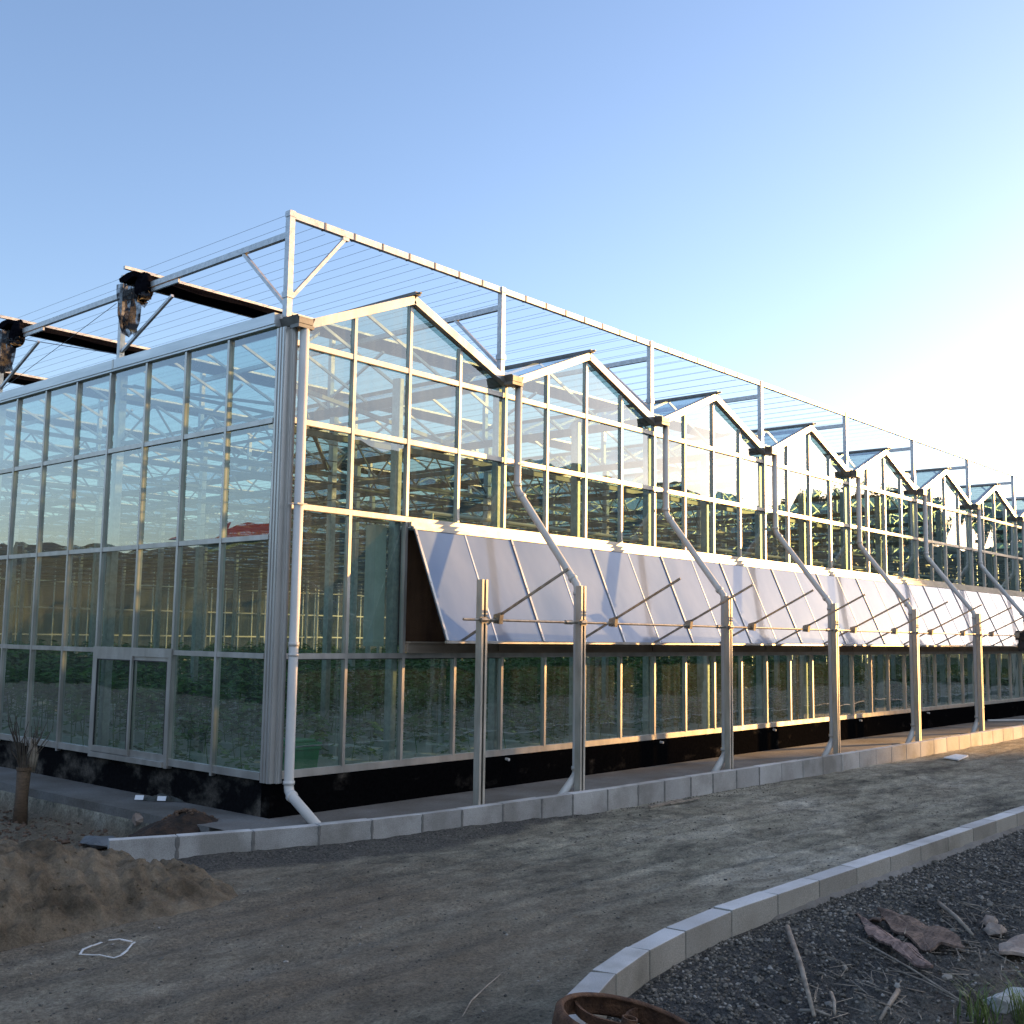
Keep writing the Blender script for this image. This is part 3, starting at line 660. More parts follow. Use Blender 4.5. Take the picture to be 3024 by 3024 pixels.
# downpipes
def collar(mb, p, d, r, h=.05): d = Vector(d).normalized(); p = Vector(p); mb.tube([p-d*h/2, p+d*h/2], r, 14)
PR = .059
for k in range(0, 11):
    b_ = MB(); c_ = MB()
    if k == 0:
        x, y = .03, -.21; pts = [(x, y, 5.66), (x, y, .06), (x, y-.02, .0), (x+.005, y-.07, -.05), (x+.04, -.78, -.33)]
        pts = [(x, y, 5.66), (x, y, .08), (x, y-.012, .02), (x+.003, y-.045, -.03), (x-.03, -.84, -.34)]
        b_.tube(pts, PR, 16); collar(c_, (x, y, .11), (0, 0, 1), PR+.012, .04); collar(c_, (x, y, 1.75), (0, 0, 1), PR+.007, .05); collar(c_, (x, y, 1.62), (0, 0, 1), PR+.007, .03)
        collar(c_, (x+.002, y-.065, -.042), (-.03, -.8, -.31), PR+.012, .05); collar(c_, (x, y, 3.45), (0, 0, 1), PR+.004, .02)
        kl = MB(); kl.box((x-.075, y-.075, 3.44), (x+.075, y-.068, 3.46)); kl.box((-.12, y, 3.44), (x-.05, y+.012, 3.455))
    else:
        x = 4.02*k+.12; y = -.17; xl = x+.0
        pts = [(x, y, 5.66), (x, y, 4.14), (x, y-.02, 4.06), (x, y-.06, 4.0), (xl, -1.27, 2.69), (xl, -1.325, 2.62), (xl, -1.335, 2.53), (xl, -1.335, .02), (xl-.01, -1.335, -.02), (xl-.04, -1.335, -.06), (xl-.46, -1.33, -.40)]
        b_.tube(pts, PR*.93, 16); collar(c_, (x, y, 4.15), (0, 0, 1), PR+.008); collar(c_, (x, y-.09, 3.965), (0, -.65, -.69), PR+.008)
        collar(c_, (xl, -1.245, 2.715), (0, -.65, -.69), PR+.008); collar(c_, (xl, -1.335, 2.50), (0, 0, 1), PR+.008); collar(c_, (xl, -1.335, .06), (0, 0, 1), PR+.01)
        kl = MB(); kl.box((x-.075, y-.075, 4.45), (x+.075, y-.069, 4.475)); kl.box((x-.09, y, 4.45), (x-.075, -.05, 4.475)); kl.tube([(xl+.06, -1.335, 2.05), (xl+.10, -1.335, 2.05)], .012, 6); kl.tube([(xl+.06, -1.335, .18), (xl+.10, -1.335, .18)], .014, 6)
    p = P(b_, 'downpipe', M['pvc'], smooth=True); c_.build('pipe_collar', M['pvc'], p, smooth=True); kl.build('pipe_clamp', M['pvc_dirty'], p)
# weep stubs in the plinth
for i in range(10):
    b_ = MB(); b_.tube([(4.05*i+4.0+.1, -.05, .085), (4.05*i+4.1, -.12, .08)], .022, 8); P(b_, 'drain_stub', M['pvc'])
# shading frame above the roof
HP = 7.17
for k in range(NX+1):
    b_ = MB(); x = 4*k-.1
    b_.box((x-.04, -.055, 5.80), (x+.04, .035, HP+.01)); b_.box((x-.052, -.067, 6.05), (x+.052, .047, 6.13)); b_.box((x-.048, -.06, HP-.07), (x+.048, .04, HP-.0))
    P(b_, 'screen_post', M['galv'])
for j in range(1, NY+1):
    for k in (range(NX+1) if j < 4 else (0,)):
        b_ = MB(); x = 4*k-.1; b_.box((x-.04, 4*j-.04, 5.80), (x+.04, 4*j+.04, HP)); P(b_, 'screen_post', M['galv'])
b_ = MB(); b_.box((-.06, -.045, HP-.085), (LX, .025, HP+.0))
o = P(b_, 'screen_beam', M['galv'])
for i in range(NX*8): b_2 = MB(); b_2.box((.42+.5*i, -.05, HP-.09), (.445+.5*i, .03, HP+.006)); b_2.build('wire_clip', M['wirem'], o)
for k in range(NX+1):
    b_ = MB(); x = 4*k-.1; b_.box((x-.03, .04, 6.83), (x+.03, LY, 6.91))
    P(b_, 'screen_rail', M['galv'])
    b_ = MB(); b_.beam((x, .04, 5.98), (x, .97, 6.84), .045, .045)
    if k < 3:
        for j in (1, 2, 3):
            b_3 = MB(); b_3.beam((x, 4*j-.04, 6.0), (x, 4*j-1.35, 6.6), .04, .04); P(b_3, 'screen_brace', M['galv'])
    P(b_, 'screen_brace', M['galv'])
b_ = MB(); b_.beam((-.03, -.01, 6.09), (.80, -.01, 7.08), .045, .045); b_.box((.74, -.04, 7.04), (.84, .02, 7.09)); P(b_, 'screen_brace', M['galv'])
for j in range(1, 4): b_ = MB(); b_.beam((-.1, 4*j-1.5, 6.79), (-.1, 4*j-.05, 6.79), .03, .05); P(b_, 'screen_tube', M['galv'])
b_ = MB()
for i in range(NX*8+1):
    xx = -.08+.5*i
    b_.tube([(xx, .02, HP-.01), (xx, LY, HP-.01)], .0024, 4); b_.tube([(xx+.06, .02, HP-.12), (xx+.06, LY, HP-.12)], .0024, 4)
P(b_, 'shading_wires', M['wirem'])
b_ = MB(); b_.tube([(-.1, 3.95, 5.95), (-.1, 7.3, 6.75)], .006, 4); b_.tube([(-.1, 8, 5.95), (-.1, 4.2, 6.78)], .006, 4); P(b_, 'brace_cable', M['wirem'])
# folded shade nets with their pull bars and the torn ends
def hanging_net(y0, y1, ztop, zbot, x, seed):
    b_ = MB(); nu, nv = 14, 16; rr = random.Random(seed)
    bot = [zbot+.12+.16*noise.noise(Vector((q_*.45, seed, 0)))+rr.uniform(-.02, .03) for q_ in range(nu+1)]
    for iv in range(nv+1):
        for iu in range(nu+1):
            u = iu/nu; v = iv/nv; wob = noise.noise(Vector((u*4+seed, v*3, seed)))
            y = y0+(y1-y0)*(u*(1-.45*v)+.1*v)+.05*wob; z = ztop+(bot[iu]-ztop)*v
            b_.v.append((x+.10*math.sin(u*17+v*3)*(.3+.7*v)+.06*wob, y, z))
    for iv in range(nv):
        for iu in range(nu):
            a = iv*(nu+1)+iu; b_.f.append((a, a+1, a+nu+2, a+nu+1))
    return b_
for j in range(1, NY+1):
    yb = 4*j-.56
    b_ = MB(); b_.box((-.42, yb-.02, 7.075), (LX, yb+.03, 7.12)); b_.box((-.2, yb+.30, 6.955), (LX, yb+.325, 6.975))
    bar = P(b_, 'net_pull_bar', M['galv'])
    b_ = MB(); N = 60 if j < 4 else 8           # folded cloth slung between the bars
    for i in range(N+1):
        x = -.3+(LX+.3)*(i/N)**1.6 if j < 4 else -.3+(LX+.3)*i/N
        s = .035*noise.noise(Vector((x*1.7, j, 0)))
        b_.v += [(x, yb-.05, 7.07), (x, yb-.03, 6.99+s), (x, yb+.15, 6.94+s), (x, yb+.33, 6.97), (x, yb+.36, 7.03), (x, yb+.15, 7.07)]
    for i in range(N):
        for q in range(6): b_.f.append((i*6+q, i*6+(q+1) % 6, i*6+6+(q+1) % 6, i*6+6+q))
    b_.f.append((0, 1, 2, 3, 4, 5)); P(b_, 'folded_net', M['cloth'])
    if j < 4:
        b_ = MB(); rr = random.Random(j)         # the bunched lump
        for iu in range(13):
            for iv in range(18):
                th = math.pi*iu/12; ph = 2*math.pi*iv/18; q = .86+.16*noise.noise(Vector((math.cos(ph)*2, math.sin(ph)*2, iu*.35+j*7)))+.05*math.sin(ph*5)
                b_.v.append((-.14+.13*math.sin(th)*math.cos(ph)*q, yb-.08+.2*math.sin(th)*math.sin(ph)*q, 6.84+.26*math.cos(th)*q))
        for iu in range(12):
            for iv in range(18): b_.f.append((iu*18+iv, iu*18+(iv+1) % 18, iu*18+18+(iv+1) % 18, iu*18+18+iv))
        lump = P(b_, 'net_bundle', M['cloth'], smooth=True)
        hanging_net(yb+.02, yb+.62, 7.02, 6.12, -.16, j+3).build('torn_net', M['net'], lump, smooth=True)
        hanging_net(yb-.3, yb+.06, 6.75, 6.50, -.2, j+8).build('torn_net', M['net'], lump, smooth=True)

# ------------------------------------------------------------------ posts and vent drive before the wall
def make_post(x, y, zt, lab):
    t = thing('steel_post', (x, y, -.5), lab, 'post', 'galvanised posts carrying the vent drive shaft')
    b_ = MB(); w_ = .055
    b_.box((x-w_, y-.05, -.5), (x-w_+.008, y+.05, zt)); b_.box((x-w_+.008, y+.042, -.5), (x+w_-.008, y+.05, zt)); b_.box((x+w_-.008, y-.05, -.5), (x+w_, y+.05, zt))
    b_.box((x-w_+.008, y-.05, -.5), (x-w_+.036, y-.042, zt)); b_.box((x+w_-.036, y-.05, -.5), (x+w_-.008, y-.042, zt))
    b_.build('channel', M['galv_post'], t)
    b_ = MB(); b_.box((x-.10, y-.06, 2.05), (x+.07, y-.051, 2.12)); b_.tube([(x-.11, y-.085, 2.085), (x+.0, y-.085, 2.085)], .028, 10); b_.box((x-.09, y-.085, 2.04), (x-.02, y-.06, 2.06)); b_.build('shaft_bracket', M['rod'], t)
    return t
make_post(2.1, -1.38, 2.6, 'galvanised channel post nearest the corner, standing alone without a downpipe')
for k in range(1, 11):
    make_post(4.02*k+.04, -1.46, 2.6, 'galvanised channel post in front of the %s slanting downpipe from the corner' % ordn(k-1))
vd = thing('vent_drive', (2, -1.43, 2.08), 'long brown drive shaft with slanting toothed rods that push the white vent flap open', 'vent drive')
b_ = MB(); SY = -1.435; SZ = 2.085
b_.tube([(1.70, SY, SZ), (44, SY, SZ)], .017, 8); b_.build('drive_shaft', M['rod'], vd)
for k in range(1, 11): b_ = MB(); b_.tube([(4.02*k-.28, SY, SZ), (4.02*k-.12, SY, SZ)], .03, 8); b_.build('coupling', M['rod'], vd)
hubs = [2.35+(0 if i == 0 else .48)+2.03*i for i in range(21)]
for i, hx in enumerate(hubs):
    a = Vector((hx, -.79, 1.81)); hpt = Vector((hx, SY+.0, SZ+.05)); d = (hpt-a).normalized(); tp = a+d*2.02
    b_ = MB(); b_.beam(a, tp, .024, .03); b_.build('rack', M['rod'], vd)
    b_ = MB(); q = hpt
    b_.add([(hx-.035, SY-.05, SZ-.05), (hx-.035, SY+.06, SZ-.04), (hx-.035, SY+.05, SZ+.07), (hx-.035, SY-.07, SZ+.10), (hx+.035, SY-.05, SZ-.05), (hx+.035, SY+.06, SZ-.04), (hx+.035, SY+.05, SZ+.07), (hx+.035, SY-.07, SZ+.10)],
           [(0, 1, 2, 3), (7, 6, 5, 4), (0, 4, 5, 1), (1, 5, 6, 2), (2, 6, 7, 3), (3, 7, 4, 0)])
    b_.tube([(hx-.06, SY, SZ), (hx+.06, SY, SZ)], .032, 8); b_.build('gear_case', M['rod'], vd)
b_ = MB(); mx_ = 23.45
b_.box((mx_-.10, SY-.13, SZ-.12), (mx_+.18, SY+.11, SZ+.13)); b_.tube([(mx_+.18, SY, SZ), (mx_+.5, SY, SZ)], .11, 14)
for i in range(6): b_.tube([(mx_+.21+.045*i, SY, SZ), (mx_+.225+.045*i, SY, SZ)], .125, 14)
b_.tube([(mx_+.04, SY, SZ-.12), (mx_+.04, SY, SZ-.42)], .08, 12); b_.box((mx_-.05, SY-.11, SZ-.36), (mx_+.14, SY+.08, SZ-.2)); b_.build('motor', M['motor'], vd, bevel=.01)

# ------------------------------------------------------------------ crop rows, plants, bin inside
rows_x = [.62+1.34*i for i in range(34)]
for i, rx in enumerate(rows_x):
    b_ = MB(); y = 1.25+.15*rnd.random()
    while y < 40:
        L = .95+rnd.uniform(-.05, .05); j = rnd.uniform(-.03, .03); z = -.06+rnd.uniform(-.02, .03)
        b_.box((rx-.12+j, y, -.36), (rx+.12+j, y+L, z)); y += L+.02+(.08 if rnd.random() < .2 else 0)
    o = b_.build('planting_trough', M['foam'], bevel=.012)
    for vtx in o.data.vertices: vtx.co -= Vector((rx, .8, -.33))
    o.location = (rx, .8, -.33)
    tag(o, 'row of white troughs inside the glass, %s from the wall with the door' % ordn(i), 'planting trough', 'white planting troughs inside the greenhouse')
def plant_mesh(seed, H):
    rr = random.Random(seed); b_ = MB()
    b_.tube([(0, 0, 0), (rr.uniform(-.06, .06), rr.uniform(-.06, .06), H*.5), (rr.uniform(-.12, .12), rr.uniform(-.1, .1), H)], [.007, .006, .003], 4, False)
    nb = 13
    for i in range(nb):
        z = H*(.2+.8*rr.random()); a0 = i*2.4+rr.random(); L = rr.uniform(.14, .34)
        for k in range(5):
            t = .3+.7*k/4; c_ = Vector((math.cos(a0)*L*t, math.sin(a0)*L*t, z+.06*t-.14*t*t))
            for s in (-1, 1):
                w_ = Vector((-math.sin(a0)*s, math.cos(a0)*s, rr.uniform(-.4, .2)))*.085; f_ = Vector((math.cos(a0), math.sin(a0), rr.uniform(-.5, .3)))*.045
                b_.add([c_, c_+w_*.55+f_, c_+w_, c_+w_*.55-f_], [(0, 1, 2, 3)])
    me = bpy.data.meshes.new('crop_plant'); me.from_pydata(b_.v, [], b_.f); me.materials.append(M['leaf']); me.update(); return me, b_
pm = [plant_mesh(s, H) for s, H in ((1, .75), (2, .9), (3, 1.0), (4, .62), (5, 1.15))]
spots = []
for rx in rows_x:
    y = 1.4+.3*rnd.random()
    while y < 38:
        if rnd.random() > (.06 if y > 6 else .3): spots.append((rx+rnd.uniform(-.05, .05), y))
        y += .42 if y < 14 else .7
spots.sort(key=lambda q: math.hypot(q[0]+8.44, q[1]+11.15))
stuff = MB()
for i, (px, py) in enumerate(spots):
    dd = math.hypot(px+8.44, py+11.15)
    mi = rnd.randrange(4) if py < 4 else rnd.choice((1, 2, 4, 4)); a = rnd.random()*6.28; s = rnd.uniform(.85, 1.2)*(1 if py < 5 else 1.25)
    if i < 290:
        o = bpy.data.objects.new('crop_plant', pm[mi][0]); C.objects.link(o); o.location = (px, py, -.08); o.rotation_euler = (0, 0, a); o.scale = (s, s, s)
        tag(o, 'young dark green crop plant standing in a white trough behind the glass', 'plant', 'crop plants in the troughs')
    elif dd < 48:
        m_ = Matrix.Translation((px, py, -.08)) @ Matrix.Rotation(a, 4, 'Z') @ Matrix.Scale(s, 4)
        src = pm[mi][1]; stuff.add([m_ @ Vector(v) for v in src.v], src.f)
tag(stuff.build('crop_foliage', M['leaf']), 'dense green rows of crop plants filling the back of the greenhouse', 'crop', kind='stuff')
# green bin
t = thing('wheeled_bin', (.82, .72, -.33), 'green plastic wheeled bin just inside the corner glass', 'bin')
b_ = MB(); b0 = [(.62, .55), (1.02, .55), (1.02, .9), (.62, .9)]; tpv = [(.58, .50), (1.07, .50), (1.07, .95), (.58, .95)]
b_.add([(a, c_, -.31) for a, c_ in b0]+[(a, c_, .42) for a, c_ in tpv], [(0, 3, 2, 1), (0, 1, 5, 4), (1, 2, 6, 5), (2, 3, 7, 6), (3, 0, 4, 7), (4, 5, 6, 7)]); b_.box((.565, .485, .38), (1.085, .965, .425)); b_.build('body', M['binm'], t, bevel=.015)
b_ = MB(); b_.box((.56, .48, .435), (1.09, .97, .475)); b_.box((.62, .54, .475), (1.03, .9, .51)); b_.build('lid', M['binm'], t, bevel=.012)
for yy in (.50, .95): b_ = MB(); b_.tube([(1.0, yy-.03, -.24), (1.0, yy+.03, -.24)], .08, 14); b_.build('wheel', M['gasket'], t)

# ------------------------------------------------------------------ heaps and small things outside
def heap(name, cx, cy, rx, ry, h, z0, m, lab, cat, n=90, rot=0, rough=.06, prof=1.35, seed=0):
    b_ = MB()
    for j in range(n+1):
        for i in range(n+1):
            u = -1+2*i/n; v = -1+2*j/n; r_ = math.hypot(u, v)
            wob = .18*noise.noise(Vector((u*1.6+seed, v*1.6, seed)))
            k = max(0, 1-(r_+wob)**prof) if r_+wob > 0 else 1
            x = u*rx*math.cos(rot)-v*ry*math.sin(rot); y = u*rx*math.sin(rot)+v*ry*math.cos(rot)
            z = h*k+rough*(.55*fbm(cx+x, cy+y, 2.2, 3)+.5*fbm(cx+x+5, cy+y, 9, 4)-.35*abs(noise.noise(Vector((x*2.6, y*2.6, seed)))))*min(1, k*4)-(.12 if k <= 0 else 0)
            b_.v.append((cx+x, cy+y, z0+z))
    for j in range(n):
        for i in range(n):
            a = j*(n+1)+i
            b_.f.append((a, a+1, a+n+2, a+n+1))
    o = b_.build(name, m, smooth=True)
    for vtx in o.data.vertices: vtx.co -= Vector((cx, cy, z0))
    o.location = (cx, cy, z0); tag(o, lab, cat); return o
HEAP = heap('sand_heap', -4.6, -1.38, 2.6, 1.33, .72, -.55, M['sand'], 'broad heap of brown sand spilling over the left end of the kerb', 'sand heap', 200, R(-8), .11, 1.6, 3.3)
heap('soil_heap', -.95, .42, .62, .40, .27, -.45, M['soil'], 'small dark heap of crumbly soil between the kerb and the side pavement', 'soil heap', 60, R(-20), .05, 1.3, 1.3)
def stone(mb, c, r, rr, flat=.6, sub=0):
    c = Vector(c); ph = (1+5**.5)/2
    vs_ = [(-1, ph, 0), (1, ph, 0), (-1, -ph, 0), (1, -ph, 0), (0, -1, ph), (0, 1, ph), (0, -1, -ph), (0, 1, -ph), (ph, 0, -1), (ph, 0, 1), (-ph, 0, -1), (-ph, 0, 1)]
    fs_ = [(0,11,5),(0,5,1),(0,1,7),(0,7,10),(0,10,11),(1,5,9),(5,11,4),(11,10,2),(10,7,6),(7,1,8),(3,9,4),(3,4,2),(3,2,6),(3,6,8),(3,8,9),(4,9,5),(2,4,11),(6,2,10),(8,6,7),(9,8,1)]
    a = rr.random()*6.28; sx, sy = rr.uniform(.8, 1.3), rr.uniform(.6, 1)
    o = []
    for v in vs_:
        q = Vector(v)/1.9*r*rr.uniform(.72, 1.2); q = Vector((q.x*sx, q.y*sy, q.z*flat)); o.append(c+Vector((q.x*math.cos(a)-q.y*math.sin(a), q.x*math.sin(a)+q.y*math.cos(a), q.z)))
    mb.add(o, fs_)
def single_stone(name, c, r, m, lab, cat='rock', flat=.6, seed=0):
    b_ = MB(); stone(b_, (0, 0, 0), r, random.Random(seed), flat); o = b_.build(name, m); o.location = c
    s = o.modifiers.new('sub', 'SUBSURF'); s.levels = s.render_levels = 3; s.subdivision_type = 'SIMPLE'
    tx = bpy.data.textures.new(name, 'CLOUDS'); tx.noise_scale = r*.6; d_ = o.modifiers.new('disp', 'DISPLACE'); d_.texture = tx; d_.strength = r*.22
    tag(o, lab, cat); return o
single_stone('rock', (-.93, 1.42, -.40), .17, M['rockm'], 'pinkish brown rock leaning on the pavement edge behind the soil heap', flat=.55, seed=4)
single_stone('rock', (-1.05, .95, -.46), .07, M['rockm'], 'small brown stone at the foot of the dark soil heap', seed=5)
single_stone('stone_slab', (-1.55, 1.12, -.55), .30, M['slate'], 'flat grey stone slab lying between the sand heap and the soil heap', 'stone slab', flat=.22, seed=6)
gr = random.Random(5)
b_ = MB()
for i in range(320):
    a = gr.random()*6.28; r_ = abs(gr.gauss(0, .5)); x, y = -.80+math.cos(a)*.30*r_, .52+math.sin(a)*.2*r_
    z = -.45+.27*max(0, 1-(((x+.95)/.62)**2+((y-.42)/.42)**2)**.65)+.01
    stone(b_, (x, y, z), gr.uniform(.012, .04), gr, .8)
tag(b_.build('earth_clods', M['clod']), 'reddish brown crumbs of earth topping the dark soil heap', 'earth crumbs', kind='stuff')
# gravel
b_ = MB()
for i in range(2600):
    x = gr.uniform(-5.5, 12); y = gr.uniform(-8.6, -1.8)
    if y < front_kerb_y(x)+.05: continue
    r_ = gr.uniform(.004, .011)*(1.9 if gr.random() < .05 else 1)
    stone(b_, (x, y, gz(x, y)[0]+r_*.2), r_, gr, .6)
for i in range(900):                 # grit beside the rear kerb
    x = gr.uniform(-1.5, 9); y = kerb_y(x)-abs(gr.gauss(0, .12))-.02; r_ = gr.uniform(.004, .012); stone(b_, (x, y, gz(x, y)[0]+r_*.3), r_, gr, .7)
for i in range(1500):
    x = gr.uniform(-5, 10); y = gr.uniform(-7.8, -1.9)
    if y < front_kerb_y(x)+.05: continue
    r_ = gr.uniform(.005, .015)*(1.6 if gr.random() < .08 else 1); stone(b_, (x, y, gz(x, y)[0]+r_*.15), r_, gr, .5)
tag(b_.build('road_pebbles', M['pebble']), 'small loose pebbles scattered over the dirt road', 'pebbles', kind='stuff')
b_ = MB()
for i in range(16000):
    x = gr.uniform(-3.6, 9); y = front_kerb_y(x)-.19-abs(gr.gauss(0, 1.1))
    if y < -10.2: continue
    r_ = gr.uniform(.006, .02)*(2.2 if gr.random() < .025 else 1)*(1+.0*x)
    stone(b_, (x, y, gz(x, y)[0]+r_*.25), r_, gr, .7)
tag(b_.build('bed_gravel', M['pebble']), 'dark gravel and crumbs of earth filling the bed before the front kerb', 'gravel', kind='stuff')
b_ = MB()
for i in range(2600):
    x = gr.uniform(-5.5, -1.05); y = gr.uniform(.4, 6)
    if y < kerb_y(x)+.2: continue
    r_ = gr.uniform(.01, .032)*(1.8 if gr.random() < .05 else 1); stone(b_, (x, y, gz(x, y)[0]+r_*.2), r_, gr, .65)
tag(b_.build('yard_rubble', M['clod']), 'brown earth clods and rubble covering the yard beside the pavement', 'rubble', kind='stuff')
bpy.context.view_layer.update()
b_ = MB()
for i in range(1500):
    a = gr.random()*6.28; q = gr.choice((1.0, .96, .9, .8))*gr.gauss(1, .06); u, v = 2.3*q*math.cos(a), 1.15*q*math.sin(a)
    x = -4.55+u*math.cos(R(-8))-v*math.sin(R(-8)); y = -1.38+u*math.sin(R(-8))+v*math.cos(R(-8))
    if x > -1.2 or (y > kerb_y(x)-.02 and x > -2.5): continue
    r_ = gr.uniform(.005, .018)*(2 if gr.random() < .06 else 1)
    stone(b_, (x, y, -.515+r_*.3), r_, gr, .75)
for i in range(420):
    a = gr.random()*6.28; q = gr.random()**.6; u, v = 2.3*q*math.cos(a), 1.1*q*math.sin(a)
    x = -4.6+u*math.cos(R(-8))-v*math.sin(R(-8)); y = -1.38+u*math.sin(R(-8))+v*math.cos(R(-8)); r_ = gr.uniform(.006, .022)
    hit, loc, nn_, fi = HEAP.ray_cast(Vector((x-HEAP.location.x, y-HEAP.location.y, 3)), Vector((0, 0, -1)))
    if hit: stone(b_, (x, y, loc.z+HEAP.location.z+r_*.2), r_, gr, .75)
tag(b_.build('sand_clods', M['sand']), 'crumbs and clods of sand strewn round the foot of the sand heap', 'sand crumbs', kind='stuff')
# wrapped trunk with bare shoots
t = thing('pruned_tree', (-1.45, 3.45, -.62), 'pruned young tree with a wrapped trunk and bare upright shoots beside the side pavement', 'tree')
b_ = MB(); b_.tube([(-1.46, 3.44, -.66), (-1.45, 3.45, -.3), (-1.44, 3.45, .07)], [.095, .08, .088], 16); b_.build('trunk', M['wrap'], t, smooth=True)
b_ = MB(); b_.tube([(-1.44, 3.45, .05), (-1.44, 3.45, .09)], .098, 16); b_.build('wrap_rim', M['strap'] if False else M['wrap'], t)
b_ = MB(); tr_ = random.Random(8)
for i in range(26):
    a = tr_.random()*6.28; sp_ = tr_.uniform(.05, .34); h_ = tr_.uniform(.3, .78); p0 = Vector((-1.44+.06*math.cos(a), 3.45+.06*math.sin(a), .06))
    p1 = p0+Vector((math.cos(a)*sp_*.25, math.sin(a)*sp_*.25, h_*.4)); p2 = p0+Vector((math.cos(a)*sp_*.7, math.sin(a)*sp_*.7, h_*.75)); p3 = p0+Vector((math.cos(a+.3)*sp_, math.sin(a+.3)*sp_, h_))
    b_.tube([p0, p1, p2, p3], [.012, .009, .006, .003], 5)
    if i % 2: b_.tube([p1, p1+Vector((tr_.uniform(-.12, .12), tr_.uniform(-.12, .12), .22))], [.006, .002], 4)
b_.build('shoots', M['twig'], t)
b_ = MB()
for i in range(7):
    a = i*.9; b_.tube([(-1.36+.03*math.cos(a), 3.42+.03*math.sin(a), .02), (-1.35+.05*math.cos(a), 3.41+.04*math.sin(a), .25), (-1.36+.03*math.cos(a+1), 3.41, .44+.03*math.sin(a*3))], [.02, .026, .008], 6)
b_.build('dry_fronds', M['stickm'], t, smooth=True)
# crumpled rag with two white tags
t = thing('rag_bundle', (-.3, 2.1, -.31), 'crumpled dark rag with two small white tags on the side pavement', 'rag')
b_ = MB()
for j in range(9):
    for i in range(19):
        u = i/18; v = j/8; b_.v.append((-.46+.34*u+.05*v, 2.26-.46*u+.16*(v-.5)+.02*math.sin(u*19), -.305+.07*math.sin(math.pi*u)*math.sin(math.pi*v)*(1+.9*noise.noise(Vector((u*7, v*5, 2))))))
for j in range(8):
    for i in range(18): a = j*19+i; b_.f.append((a, a+1, a+20, a+19))
b_.build('rag', M['rag'], t)
for (x, y) in ((-.50, 2.2), (-.34, 1.93)): b_ = MB(); b_.add([(x-.035, y+.05, -.29), (x+.035, y-.04, -.29), (x+.055, y-.025, -.235), (x-.015, y+.065, -.235), (x-.03, y+.055, -.292), (x+.04, y-.035, -.292), (x+.06, y-.02, -.237), (x-.01, y+.07, -.237)], [(0, 1, 2, 3), (7, 6, 5, 4), (0, 4, 5, 1), (1, 5, 6, 2), (2, 6, 7, 3), (3, 7, 4, 0)]); b_.build('tag', M['paper'], t)
# white strap loop
pts = [(-4.09, -3.13), (-4.02, -3.05), (-3.92, -3.00), (-3.83, -2.97), None, (-3.78, -2.98), (-3.70, -3.02), (-3.65, -3.10), (-3.67, -3.17), (-3.73, -3.23), (-3.80, -3.29), (-3.88, -3.35), (-3.94, -3.36), (-4.02, -3.27), (-4.09, -3.14)]
b_ = MB(); seg = []
def ribbon(mb, seg, w_):
    for (a, c_) in zip(seg, seg[1:]):
        mb.beam((a[0], a[1], gz(*a[:2])[0]+.02), (c_[0], c_[1], gz(*c_[:2])[0]+.024), w_*rnd.uniform(.7, 1.3), .004)
for q in pts+[None]:
    if q is None: ribbon(b_, seg, .018); seg = []
    else: seg.append(q)
tag(b_.build('strap_loop', M['strap']), 'white plastic strap lying in an open loop on the dirt road', 'strap')
b_ = MB(); b_.tube([(-2.30, -5.70, -.49), (-2.6, -5.82, -.495), (-2.85, -5.93, -.50), (-3.10, -6.09, -.505)], [.004, .006, .006, .003], 6)
tag(b_.build('thin_stick', M['stickm']), 'long thin pale stick lying on the road left of the front kerb', 'stick')
b_ = MB(); b_.add([(14.9, -2.75, -.50), (15.9, -2.6, -.50), (15.85, -2.36, -.49), (15.0, -2.42, -.485), (14.9, -2.75, -.47), (15.9, -2.6, -.475), (15.85, -2.36, -.46), (15.0, -2.42, -.465)], [(0, 3, 2, 1), (4, 5, 6, 7), (0, 1, 5, 4), (1, 2, 6, 5), (2, 3, 7, 6), (3, 0, 4, 7)])
tag(b_.build('white_board', M['paper']), 'flat white board lying on the sunlit far part of the road', 'board')
b_ = MB(); b_.beam((5.0, -1.98, -.49), (5.9, -1.93, -.485), .05, .03); b_.beam((5.5, -2.0, -.495), (6.3, -1.97, -.49), .03, .015)
tag(b_.build('timber_scrap', M['stickm']), 'splintered grey timber strip lying at the foot of the rear kerb', 'timber scrap')
b_ = MB(); b_.tube([(24.2, -.25, -.28), (25.3, -.9, -.28)], .03, 8); b_.tube([(25.3, -.9, -.28), (25.45, -1.02, -.31)], .045, 8)
tag(b_.build('loose_pipe', M['pvc']), 'thin white plastic pipe lying on the pavement between the far posts', 'pipe')
# rusty iron wheel at the lower edge
wc = Vector((-3.18, -7.42, -.26)); t = thing('iron_wheel', wc, 'rusty iron spoked wheel lying across the end of the front kerb', 'wheel')
tilt = Matrix.Rotation(R(11), 3, Vector((.75, .66, 0)))
def W(r_, a, z): return wc+tilt @ Vector((r_*math.cos(a), r_*math.sin(a), z))
b_ = MB(); N = 56; prf = [(.40, .05), (.425, .062), (.45, .04), (.452, -.05), (.435, -.065), (.425, -.05), (.425, .035), (.405, .04)]
for i in range(N):
    for (r_, z) in prf: b_.v.append(tuple(W(r_*.92, 2*math.pi*i/N, z)))
for i in range(N):
    for q in range(8): i2 = (i+1) % N; b_.f.append((i*8+q, i*8+(q+1) % 8, i2*8+(q+1) % 8, i2*8+q))
b_.build('rim', M['rust'], t, smooth=True)
b_ = MB()
for i in range(24):
    for (r_, z) in ((.045, -.06), (.045, .07), (.036, .07), (.036, -.06)): b_.v.append(tuple(W(r_, 2*math.pi*i/24, z)))
for i in range(24):
    for q in range(4): i2 = (i+1) % 24; b_.f.append((i*4+q, i*4+(q+1) % 4, i2*4+(q+1) % 4, i2*4+q))
b_.build('hub', M['rust'], t)
